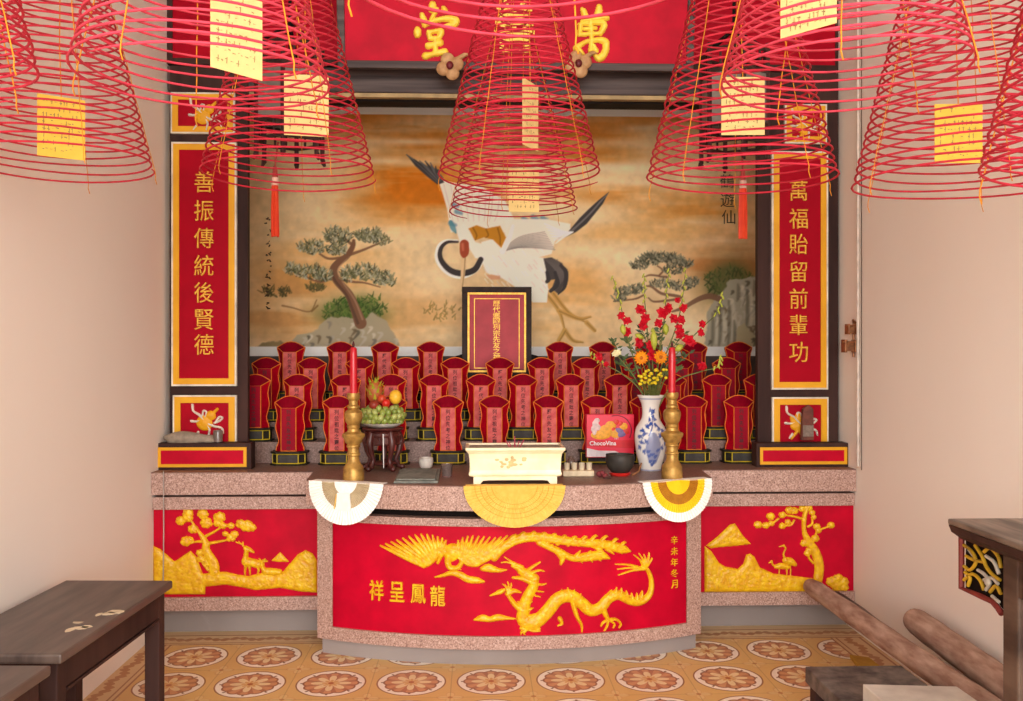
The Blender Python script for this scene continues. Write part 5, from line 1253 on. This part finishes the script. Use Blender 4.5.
def glad(path, flowers, buds, label, dY):
    root = thing('gladiolus', label, 'flower', vm, 0, 'red gladioli in the vase')
    pts = [Vector((vm[0], Y, vm[2] - .10))] + [Vector(P(x, y, Y + dY * min(1, i + .6))) for i, (x, y) in enumerate(path)]
    q = smooth_pts([tuple(p) for p in pts], 5); n = len(q)
    b = MB(); b.tube(q, [.0042 - .0026 * i / (n - 1) for i in range(n)], 6); part('stem', b, ST, root, smooth=80, world=True)
    tip = q[-1]; b = MB()
    for i in range(7):
        p = q[-1 - i * 1] if i < n else tip; s = 1 if i % 2 else -1
        b.ell((p[0] + s * .005, p[1], p[2]), (.0045, .0045, .013), 8, 6, rot=Matrix.Rotation(s * -.4, 3, 'Y'))
    part('tip_buds', b, BUD, root, smooth=80, world=True)
    for j, (x, y, r) in enumerate(flowers):
        b = MB(); p = P(x, y, Y + dY - .012); blossom(b, p, r * k * 1.25, int(x * 7 + y)); blossom(b, (p[0], p[1] - .004, p[2]), r * k * .8, int(x * 3 + y), 5)
        part('blossom', b, PETR, root, world=True)
    for (x0, y0, x1, y1, r) in buds:
        b = MB(); A, B_ = P(x0, y0, Y + dY - .02), P(x1, y1, Y + dY - .02); m = [A, tuple((np.array(A) * .65 + np.array(B_) * .35)), tuple((np.array(A) * .3 + np.array(B_) * .7)), B_]
        b.tube(m, [.3 * r * k, r * k, r * k, .2 * r * k], 8); part('bud', b, BUD, root, smooth=80, world=True)
fz = lambda x, y: (580 + x / 5.006, 260 + y / 5.006)
def FL(l): return [(*fz(x, y), r) for x, y, r in l]
def BL(l): return [(*fz(a, c), *fz(d, e), r) for a, c, d, e, r in l]
glad([fz(290, 560), fz(235, 380), fz(200, 210), fz(165, 90)], FL([(207, 283, 4), (232, 306, 4.4), (238, 360, 4.4)]), BL([(222, 375, 210, 322, 3)]), 'red gladiolus stem leaning far left in the vase', .0)
glad([fz(350, 560), fz(335, 330), fz(322, 180), fz(322, 78)], FL([(300, 252, 5), (325, 290, 5), (314, 335, 5), (290, 412, 5.4)]), BL([(320, 392, 275, 372, 2.6)]), 'tall red gladiolus stem second from the left in the vase', .03)
glad([fz(385, 560), fz(418, 330), fz(432, 180), fz(446, 52)], FL([(412, 268, 6), (442, 238, 4.6), (395, 315, 4)]), BL([(430, 375, 428, 318, 3.2)]), 'tall red gladiolus stem at the middle of the vase', .02)
glad([fz(400, 560), fz(480, 340), fz(512, 200), fz(528, 50)], FL([(468, 294, 5), (502, 300, 4.4), (518, 242, 4), (492, 340, 4), (498, 368, 5.6), (488, 205, 3)]), BL([(475, 455, 515, 425, 3)]), 'tall red gladiolus stem right of middle in the vase', .0)
glad([fz(420, 560), fz(520, 430), fz(620, 330), fz(690, 260), fz(715, 170)], FL([(545, 405, 5.6), (562, 412, 4), (600, 366, 4), (615, 320, 3.4)]), [], 'red gladiolus stem curving up to the right of the vase', -.02)
glad([fz(300, 650), fz(210, 570), fz(110, 515), fz(60, 470)], FL([(92, 485, 4.6), (130, 520, 2.6)]), [], 'gladiolus stem lying low to the left over the tablets', -.04)
glad([fz(470, 615), fz(600, 560), fz(690, 535), fz(707, 485)], FL([(612, 528, 4.4)]), [], 'gladiolus stem lying low to the right over the tablets', -.04)
glad([fz(370, 600), fz(362, 500), fz(370, 400), fz(366, 350)], FL([(345, 425, 4.6), (357, 482, 6), (352, 455, 4)]), BL([(372, 450, 368, 350, 3.4)]), 'short red gladiolus with a long green bud above the orange flowers', -.03)
def gerbera(x, y, r, label):
    p = P(x, y, Y - .05); root = thing('orange_gerbera', label, 'flower', vm, 0, 'orange daisies in the vase')
    b = MB(); b.tube(smooth_pts([(vm[0], Y, vm[2] - .10), ((p[0] + vm[0]) / 2, Y - .02, (p[2] + vm[2]) / 2), (p[0], p[1] + .01, p[2])]), .003, 6); part('stem', b, ST, root, smooth=80, world=True)
    b = MB()
    for lay in range(3):
        for i in range(14):
            a = 2 * PI * i / 14 + lay * .22; L = r * k * (1 - lay * .24); d = (math.cos(a), math.sin(a)); w = .16 * L; yy = p[1] - .004 * lay - .004
            b.add([(p[0] + d[0] * L * .15, yy, p[2] + d[1] * L * .15), (p[0] + d[0] * L * .7 - d[1] * w, yy - .004, p[2] + d[1] * L * .7 + d[0] * w), (p[0] + d[0] * L, yy + .002, p[2] + d[1] * L), (p[0] + d[0] * L * .7 + d[1] * w, yy - .004, p[2] + d[1] * L * .7 - d[0] * w)], [(0, 1, 2, 3)])
    part('petals', b, PETO, root, world=True)
    b = MB(); b.ell((p[0], p[1] - .014, p[2]), (r * k * .25, .006, r * k * .25), 12, 8); part('centre', b, M('gerbera_centre', (206, 110, 16), .7), root, smooth=80, world=True)
gerbera(*fz(305, 490), 7.6, 'orange daisy flower at the left above the vase mouth')
gerbera(*fz(402, 486), 7.6, 'orange daisy flower just left of the right candle')
root = thing('chrysanthemum_spray', 'spray of tiny yellow button chrysanthemums at the vase mouth', 'flower', vm)
b = MB(); bl_ = []
rs = random.Random(9)
for i in range(34):
    x, y = rs.uniform(295, 432), rs.uniform(540, 622)
    if x < 330 and y < 560: continue
    p = P(*fz(x, y), Y - .05 + rs.uniform(-.02, .03)); b.tube([(vm[0] + rs.uniform(-.02, .02), Y - .01, vm[2] - .03), (p[0], p[1], p[2] - .005)], .0013, 4); bl_.append(p)
part('stalks', b, ST, root, world=True)
YB_ = M('button_yellow', (240, 216, 40), .6, c2=(224, 192, 30), scale=80)
for p in bl_:
    b = MB(); r = rs.uniform(1.5, 2.2) * k; b.ell(p, (r, r * .8, r * .8), 10, 7); part('button_flower', b, YB_, root, smooth=80, world=True)
root = thing('white_carnation', 'small creamy white flower low at the left of the bouquet', 'flower', vm); b = MB(); p = P(*fz(182, 470), Y - .03)
for j in range(4): blossom(b, (p[0] + rs.uniform(-.008, .008), p[1], p[2] + rs.uniform(-.008, .008)), 3.4 * k, j + 77, 7)
part('petals', b, M('cream_petal', (236, 226, 176), .6), root, world=True)
b = MB(); b.tube(smooth_pts([(vm[0], Y, vm[2] - .08), ((p[0] + vm[0]) / 2, Y, (p[2] + vm[2]) / 2 - .01), (p[0], p[1] + .005, p[2])]), .0022, 5); part('stem', b, ST, root, world=True)
def fern(path, label, mi, lw=6.5, dY=.02, n=16):
    root = thing('foliage_sprig', label, 'leaves', vm, 0, 'green leaves in the bouquet')
    q = smooth_pts([(vm[0], Y, vm[2] - .08)] + [P(x, y, Y + dY) for x, y in path], 8); b = MB(); b.tube(q, .0018, 5); part('stem', b, ST, root, world=True)
    b = MB(); m = len(q)
    for i in range(n):
        t = .3 + .7 * i / (n - 1); p = Vector(q[min(m - 1, int(t * (m - 1)))]); s = 1 if i % 2 else -1
        a = rs.uniform(.3, 1.1); d = Vector((s * math.cos(a), rs.uniform(-.5, .3), math.sin(a))); L = lw * k * rs.uniform(.7, 1.3); w = d.cross(Vector((0, 1, 0))) * L * .2
        b.add([p, p + d * L * .5 + w, p + d * L, p + d * L * .5 - w], [(0, 1, 2, 3)])
    part('leaves', b, LF[mi], root, world=True)
for i, (path, lb) in enumerate([([fz(260, 560), fz(190, 450), fz(165, 400)], 'dark leaf sprig at the far left of the bouquet'), ([fz(300, 520), fz(250, 420), fz(215, 400)], 'leaf sprig behind the white flower'), ([fz(340, 500), fz(330, 400), fz(300, 330)], 'upright leaf sprig behind the left orange daisy'),
        ([fz(390, 500), fz(400, 400), fz(400, 330)], 'upright leaf sprig behind the right orange daisy'), ([fz(430, 500), fz(480, 420), fz(520, 370)], 'leaf sprig behind the right candle tip'), ([fz(440, 560), fz(500, 510), fz(545, 470)], 'leaf sprig at the right of the bouquet'),
        ([fz(280, 600), fz(230, 540), fz(190, 520)], 'low leaf sprig at the left over the vase mouth'), ([fz(420, 600), fz(470, 560), fz(500, 545)], 'low leaf sprig right of the candle'), ([fz(360, 560), fz(370, 440), fz(385, 380)], 'tall leaf sprig at the middle of the bouquet')]): fern(path, lb, i % 3, dY=.03)

# paper fans hanging over the ledge
def fan(px, rpx, label, rings, kind, zs=1.):
    xc = PX(px, 4.0); th0 = math.asin((xc - AX) / 2.02); px_, py_ = AX + 2.02 * math.sin(th0), AYC - 2.02 * math.cos(th0)
    xf = PX(px, py_); th0 = math.asin((xf - AX) / 2.02); fx, fy = AX + 2.02 * math.sin(th0), AYC - 2.02 * math.cos(th0)
    r = rpx * fy / FPX
    sag = 2.02 - math.sqrt(2.02 ** 2 - r ** 2)
    root = thing('paper_fan', label, 'fan', (fx + math.sin(th0) * .006, fy - math.cos(th0) * .006, ZT + .004), th0, 'paper fans along the ledge')
    n = 72
    def polar(ri, a, up): return (ri * math.cos(a), -.002 - sag * 0 - .028 * (ri / r) * abs(math.sin(a)) + up, zs * ri * math.sin(a))
    cuts = [q[0] for q in rings] + [1.0]
    for j, (r0, nm, mt) in enumerate(rings):
        b = MB(); rr0, rr1 = r0 * r, cuts[j + 1] * r
        sub = 4; V = []; F = []
        for s in range(sub + 1):
            ri = rr0 + (rr1 - rr0) * s / sub
            for i in range(n + 1):
                a = -PI * i / n; V.append(polar(ri, a, (.0022 if i % 2 else -.0022) * min(1, ri / r * 1.5)))
        for s in range(sub):
            for i in range(n):
                F.append((s * (n + 1) + i, s * (n + 1) + i + 1, (s + 1) * (n + 1) + i + 1, (s + 1) * (n + 1) + i))
        b.add(V, F); part(nm, b, mt, root)
    b = MB(); b.box(-r * .96, r * .96, -.002, .05, -.004, -.001); 
    part('fold_over_tab', b, rings[-1][2], root)
    return root, r
WP = M('white_crepe_paper', (252, 248, 242), .8, c2=(246, 240, 232), scale=30); BP = M('beige_paper', (196, 176, 140), .8, c2=(176, 156, 122), scale=30)
YP = M('pale_yellow_paper', (242, 200, 100), .8, c2=(234, 186, 82), scale=40); Y2 = M('yellow_paper_dark', (222, 172, 66), .8, c2=(212, 162, 58)); YB2 = M('bright_yellow_paper', (252, 210, 24), .8, c2=(246, 196, 14)); BR = M('brown_gold_paper', (190, 126, 22), .8, c2=(172, 110, 16), scale=30)
rt, r = fan(346.5, 41.5, 'white round paper fan with beige ring hanging at the left end of the ledge', [(.0, 'inner_disc', WP), (.30, 'beige_ring', BP), (.64, 'outer_ring', WP)], 0)
b = MB(); b.prism([(-.03, -.045), (.03, -.045), (.036, -.12), (-.036, -.12)], -.024, -.018, 'y'); part('white_spoke', b, WP, rt)
b = MB(); b.tube([(-.033, -.022, -.05), (-.042, -.026, -.115)], .0025, 5); part('yellow_strip', b, YP, rt)
rt, r = fan(514.5, 51, 'pale yellow ribbed paper fan hanging below the incense pot', [(.0, 'inner_leaf', YP)] + [(q, 'rib_line' if i % 2 == 0 else 'ring_leaf', Y2 if i % 2 == 0 else YP) for i, q in enumerate([.44, .46, .55, .57, .66, .68, .77, .79])], 1, .8)
rt, r = fan(677, 41, 'yellow, brown and white paper fan hanging below the right candlestick', [(.0, 'inner_disc', YB2), (.34, 'brown_ring', BR), (.58, 'yellow_ring', YB2), (.78, 'white_edge', WP)], 2)
# ------------------------------------------------------------------ tables, bench, timbers
def table_left(name, label, X0, X1, Y0, Y1, zt, drop=.085):
    root = thing(name, label, 'table', ((X0 + X1) / 2, (Y0 + Y1) / 2, 0))
    b = MB(); b.box(X0, X1, Y0, Y1, zt - .028, zt); part('table_top', b, WOODT, root, world=True, bevel=.006)
    root.rotation_euler = (0, 0, -.045)
    i = .022
    for nm, a in (('apron', (X0 + i, X1 - i, Y1 - i - .02, Y1 - i)), ('apron', (X0 + i, X1 - i, Y0 + i, Y0 + i + .02)), ('apron', (X1 - i - .02, X1 - i, Y0 + i, Y1 - i)), ('apron', (X0 + i, X0 + i + .02, Y0 + i, Y1 - i))):
        b = MB(); b.box(*a, zt - .028 - drop, zt - .028); part(nm, b, DARK, root, world=True, bevel=.002)
    b = MB(); b.box(X1 - i - .022, X1 - i + .002, Y0 + i + .05, Y1 - i - .05, zt - .040 - drop, zt - .032 - drop); part('apron_bead', b, DARK, root, world=True)
    b = MB(); b.box(X1 - .10, X1 - .08, Y0 + .05, Y1 - .05, zt - .17, zt - .10); part('under_rail', b, M('red_brown_rail', (104, 30, 26), .6) if 'red_brown_rail' not in bpy.data.materials else bpy.data.materials['red_brown_rail'], root, world=True)
    for x in (X0 + i + .025, X1 - i - .025):
        for y in (Y0 + i + .025, Y1 - i - .025):
            b = MB(); b.box(x - .026, x + .026, y - .026, y + .026, 0, zt - .028); part('leg', b, DARK, root, world=True, bevel=.004)
    return root
rt = table_left('low_table', 'low dark worn wooden table by the left wall with pale chips on its top', XL + .035, PX(165, 3.33), 2.56, 3.37, .53)
b = MB(); rs = random.Random(4)
for (px, py, w, h) in [(118, 611, .03, .012), (110, 613, .02, .01), (90, 626, .016, .008), (85, 627, .03, .008), (73, 629, .014, .01), (100, 614, .012, .008), (80, 622, .02, .006)]:
    dx, dy, dz = ray(px, py); t = (.5305 - CAMH) / dz; x, y = float(dx * t), float(dy * t)
    pts = [(x + math.cos(a) * w * rs.uniform(.6, 1.2), y + math.sin(a) * h * 2.2 * rs.uniform(.6, 1.2)) for a in np.linspace(0, 2 * PI, 9)[:-1]]
    b.prism(pts, .5299, .5306, 'z')
part('worn_chip', b, M('bare_wood_chip', (226, 206, 172), .8), rt, world=True)
table_left('low_table', 'second low dark table nearer the camera, cut by the lower left corner', XL + .035, PX(33, 2.44), 1.45, 2.50, .522)

# right table
Xt = PX(947.5, 2.53); zt = PZ(521.5, 2.53)
root = thing('altar_table', 'tall old brown side table by the right wall with fretwork bracket', 'table', (1.5, 1.9, 0))
tm_ = M('weathered_table_wood', (104, 82, 68), .6, 0, (62, 44, 36), 12, (1, .25, 1), bump=.2, detail=6)
tt_ = M('worn_grey_table_top', (150, 132, 116), .45, 0, (84, 72, 64), 8, (3, .4, 1), bump=.15, detail=7)
b = MB(); b.box(Xt, XR - .004, 1.1, 2.53, zt - .016, zt); part('table_top', b, tt_, root, world=True, bevel=.004)
b = MB(); b.prism([(Xt, zt - .016), (Xt + .008, zt - .036), (Xt + .035, zt - .055), (XR - .01, zt - .055), (XR - .01, zt - .016)], 1.12, 2.525, 'y'); part('moulded_edge', b, DARK, root, world=True)
Xa = Xt + .045
for x in (Xa + .03, XR - .05):
    for y in (PS(1003, 560, Xa)[1] - .035, 1.25):
        b = MB(); b.box(x - .032, x + .032, y - .035, y + .035, 0, zt - .055); part('leg', b, tm_, root, world=True, bevel=.006)
b = MB(); b.box(Xa, Xa + .03, 1.2, 2.25, zt - .15, zt - .055); b.box(Xa, XR - .03, 2.24, 2.27, zt - .15, zt - .055); part('apron', b, tm_, root, world=True)
def QX(pts): return [PS(x, y, Xa + .008) for x, y in pts]
fr = M('red_brown_fret_frame', (134, 48, 40), .6, c2=(104, 34, 30), scale=20)
b = MB(); b.tube(QX([(961.5, 536), (961.5, 588), (980, 596), (993, 602), (998, 608), (1002, 614)]), .008, 6); b.tube(QX([(961.5, 536), (1003, 552)]), .008, 6); part('fretwork_frame', b, fr, root, world=True)
b = MB(); fy = M('fret_yellow', (206, 160, 34), .6); fw = M('fret_white', (206, 194, 176), .7)
for pts in ([(964, 545), (972, 552), (976, 562), (970, 570), (964, 566)], [(964, 580), (972, 574), (980, 580), (984, 590)], [(975, 545), (982, 556), (986, 566), (992, 574), (1000, 580)], [(984, 552), (990, 548), (998, 556), (1001, 568)], [(966, 556), (974, 560), (984, 562)], [(990, 592), (996, 586), (1001, 594)], [(965, 572), (970, 578), (968, 586)]):
    b.tube(smooth_pts(QX(pts), 4), .005, 6)
part('yellow_scrolls', b, fy, root, smooth=60, world=True)
b = MB()
for pts in ([(978, 570), (984, 574), (990, 582), (986, 590)], [(984, 580), (992, 578), (998, 584)], [(986, 556), (994, 562), (999, 574)], [(968, 548), (974, 556)], [(992, 596), (999, 602)]):
    b.tube(smooth_pts(QX(pts), 4), .005, 6)
b.ell(PS(988, 582, Xa + .006), (.008, .014, .012), 10, 8)
part('white_blossoms', b, fw, root, smooth=60, world=True)
b = MB(); v = QX([(961.5, 536), (961.5, 588), (980, 596), (993, 602), (1002, 614), (1003, 552)]); b.add([(x + .012, y, z) for x, y, z in v], [tuple(range(6))]); part('fretwork_gap_shade', b, BLACK, root, world=True)  # black sheet added for the darkness seen through the open fretwork

# timbers
LOG = M('pinkish_log', (190, 160, 142), .75, 0, (146, 112, 96), 34, (1, .25, 1), bump=.3, detail=8, spec=.2); LOG2 = M('dark_log', (104, 84, 74), .8, 0, (66, 52, 48), 10, (1, .15, 1), bump=.3, detail=7)
def log(a, c, r0, r1, mt, label):
    n = 24; pts = [tuple(np.array(a) * (1 - i / n) + np.array(c) * i / n) for i in range(n + 1)]
    rr = [r0 + (r1 - r0) * i / n + .0012 * math.sin(i * 1.3 + r0 * 900) for i in range(n + 1)]; rr[0] *= .86; rr[-1] *= .9
    b = MB(); b.tube(pts, rr, 18); return solo('timber_log', b, mt, label, 'log', a, world=True, smooth=50, group='old timbers by the right wall')
log((1.575, 4.35, .235), (1.590, 2.72, .235), .041, .046, LOG, 'long pinkish round log nearest the altar, leaning toward the right table')
log((1.655, 4.24, .205), (1.655, 2.72, .165), .038, .040, LOG2, 'dark log lying between the two paler logs')
log((1.726, 3.62, .285), (1.730, 2.72, .237), .052, .056, LOG, 'pale thick log with round end lying against the right wall')
b = MB(); b.box(1.53, 1.626, 2.78, 2.88, 0, .188); b.box(1.626, 1.77, 2.78, 2.88, 0, .125)
solo('wood_block', b, LOG2, 'rough dark wooden block under the near ends of the logs', 'block', (1.66, 2.83, 0), world=True, bevel=.004)
b = MB(); b.prism([(1.60, 3.80), (1.66, 3.66), (1.70, 3.68), (1.70, 3.98), (1.63, 4.02)], .001, .018, 'z'); solo('ochre_board', b, M('ochre_board_paint', (196, 150, 52), .7, c2=(172, 126, 40), scale=14), 'ochre yellow board scrap on the floor beside the long log', 'board', (1.64, 3.82, 0), world=True, bevel=.002)

# low bench and marble slab
Yb = 3.2; X0 = PX(805, Yb); X1 = X0 + .34
root = thing('low_bench', 'low worn dark bench with scuffed top at the lower right', 'bench', (X0 + .17, 2.6, 0))
bt = M('scuffed_bench_top', (120, 108, 100), .6, 0, (54, 46, 44), 14, (1, 1, 1), bump=.2, detail=8)
b = MB(); b.box(X0, X1, 2.36, Yb, .195, .25); part('bench_top', b, bt, root, world=True, bevel=.004)
for x in (X0 + .03, X1 - .03):
    for y in (2.41, Yb - .05):
        b = MB(); b.box(x - .022, x + .022, y - .025, y + .025, 0, .195); part('leg', b, DARK, root, world=True, bevel=.003)
b = MB(); b.box(X0 + .04, X1 - .04, Yb - .06, Yb - .04, .14, .195); part('apron', b, DARK, root, world=True)
Yb = 2.86; a, c = PX(864, Yb), PX(952, Yb); b = MB(); b.prism([(a, 2.4), (a - .005, Yb), (c, Yb - .03), (c, 2.4)], .25, .31, 'z')
solo('marble_slab', b, M('grey_white_marble', (214, 204, 190), .5, 0, (182, 170, 158), 7, detail=7), 'greyish white marble slab lying on the low bench', 'slab', ((a + c) / 2, 2.5, .25), world=True, bevel=.004)

# wall fittings
b = MB(); b.tube([(XR - .009, 4.36, .80), (XR - .009, 4.36, ZC)], .0075, 10); solo('conduit_pipe', b, M('white_pipe', (236, 220, 206), .5), 'thin white vertical pipe on the right wall beside the right screen', 'pipe', (XR - .009, 4.36, .8), world=True, smooth=60)
b = MB(); b.tube([(XR - .003, 4.335, .785), (XR - .003, 4.335, ZC)], .0022, 6); solo('wall_cable', b, M('dark_cable', (96, 72, 62), .7), 'thin dark cable running down the right wall next to the white pipe', 'cable', (XR - .003, 4.335, .785), world=True, smooth=60)
Yl = 4.40; p = P(850.5, 353, Yl); root = thing('brass_latch', 'old brass double latch on the right wall strip beside the right screen', 'latch', (p[0], Yl, p[2]))
BRO = M('dull_bronze', (164, 110, 72), .4, .5, (110, 68, 44), 40); k = Yl / FPX
for (cx, cy, w, h) in ((852.5, 329, 9.5, 10.5), (850.5, 346, 13, 13)):
    b = MB(); q = P(cx, cy, Yl - .02); w *= k; h *= k
    b.box(q[0] - w / 2, q[0] - w * .3, Yl - .03, Yl + .02, q[2] - h / 2, q[2] + h / 2); b.box(q[0] + w * .3, q[0] + w / 2, Yl - .03, Yl + .02, q[2] - h / 2, q[2] + h / 2); b.box(q[0] - w * .3, q[0] + w * .3, Yl - .015, Yl + .01, q[2] - h * .4, q[2] + h * .4); b.tube([(q[0] - w * .62, Yl - .02, q[2] + h * .3), (q[0] + w * .62, Yl - .02, q[2] + h * .3)], .006, 8)
    part('latch_body', b, BRO, root, world=True, bevel=.003)
b = MB(); q0, q1 = P(852, 321, Yl), P(852, 357, Yl); b.tube([(q0[0] + .012, Yl + .01, q0[2]), (q1[0] + .012, Yl + .01, q1[2])], .006, 8); b.tube([(q0[0], Yl - .01, q0[2] + .004), (q0[0] + .03, Yl + .01, q0[2] - .02)], .006, 8); part('latch_rod', b, BRO, root, world=True)
b = MB(); q0 = P(163.5, 466, 4.385); b.tube([(q0[0], 4.385, .79), (q0[0], 4.388, .5), (q0[0] - .004, 4.39, .20)], .0028, 6)
solo('loose_wire', b, M('pale_grey_wire', (190, 176, 168), .5), 'thin pale wire hanging down the left end of the altar', 'wire', (q0[0], 4.385, .2), world=True, smooth=60)
bpy.data.objects.remove(_fo)

# ------------------------------------------------------------------ light and camera
W = bpy.data.worlds.new('courtyard_sky'); SC.world = W; W.use_nodes = True
bg = W.node_tree.nodes['Background']; bg.inputs[0].default_value = (1, .985, .96, 1); bg.inputs[1].default_value = 2.45
def area(name, loc, target, sx, sy, power, col=(1, .98, .95)):
    d = bpy.data.lights.new(name, 'AREA'); d.shape = 'RECTANGLE'; d.size = sx; d.size_y = sy; d.energy = power; d.color = col
    o = bpy.data.objects.new(name, d); COL.objects.link(o); o.location = loc
    o.rotation_euler = (Vector(target) - Vector(loc)).to_track_quat('-Z', 'Y').to_euler(); return o
area('courtyard_daylight', (.1, -7.0, 3.0), (.12, 4.4, 1.1), 6.0, 4.0, 550)
cd = bpy.data.cameras.new('camera'); cam = bpy.data.objects.new('camera', cd); COL.objects.link(cam)
cam.location = (0, 0, CAMH); cam.rotation_euler = (PI / 2, 0, -YAW); cd.sensor_width = 36; cd.lens = 36 * FPX / 1023; cd.clip_start = .05
SC.camera = cam
SC.view_settings.view_transform = 'Standard'; SC.view_settings.look = 'None'; SC.view_settings.exposure = .22
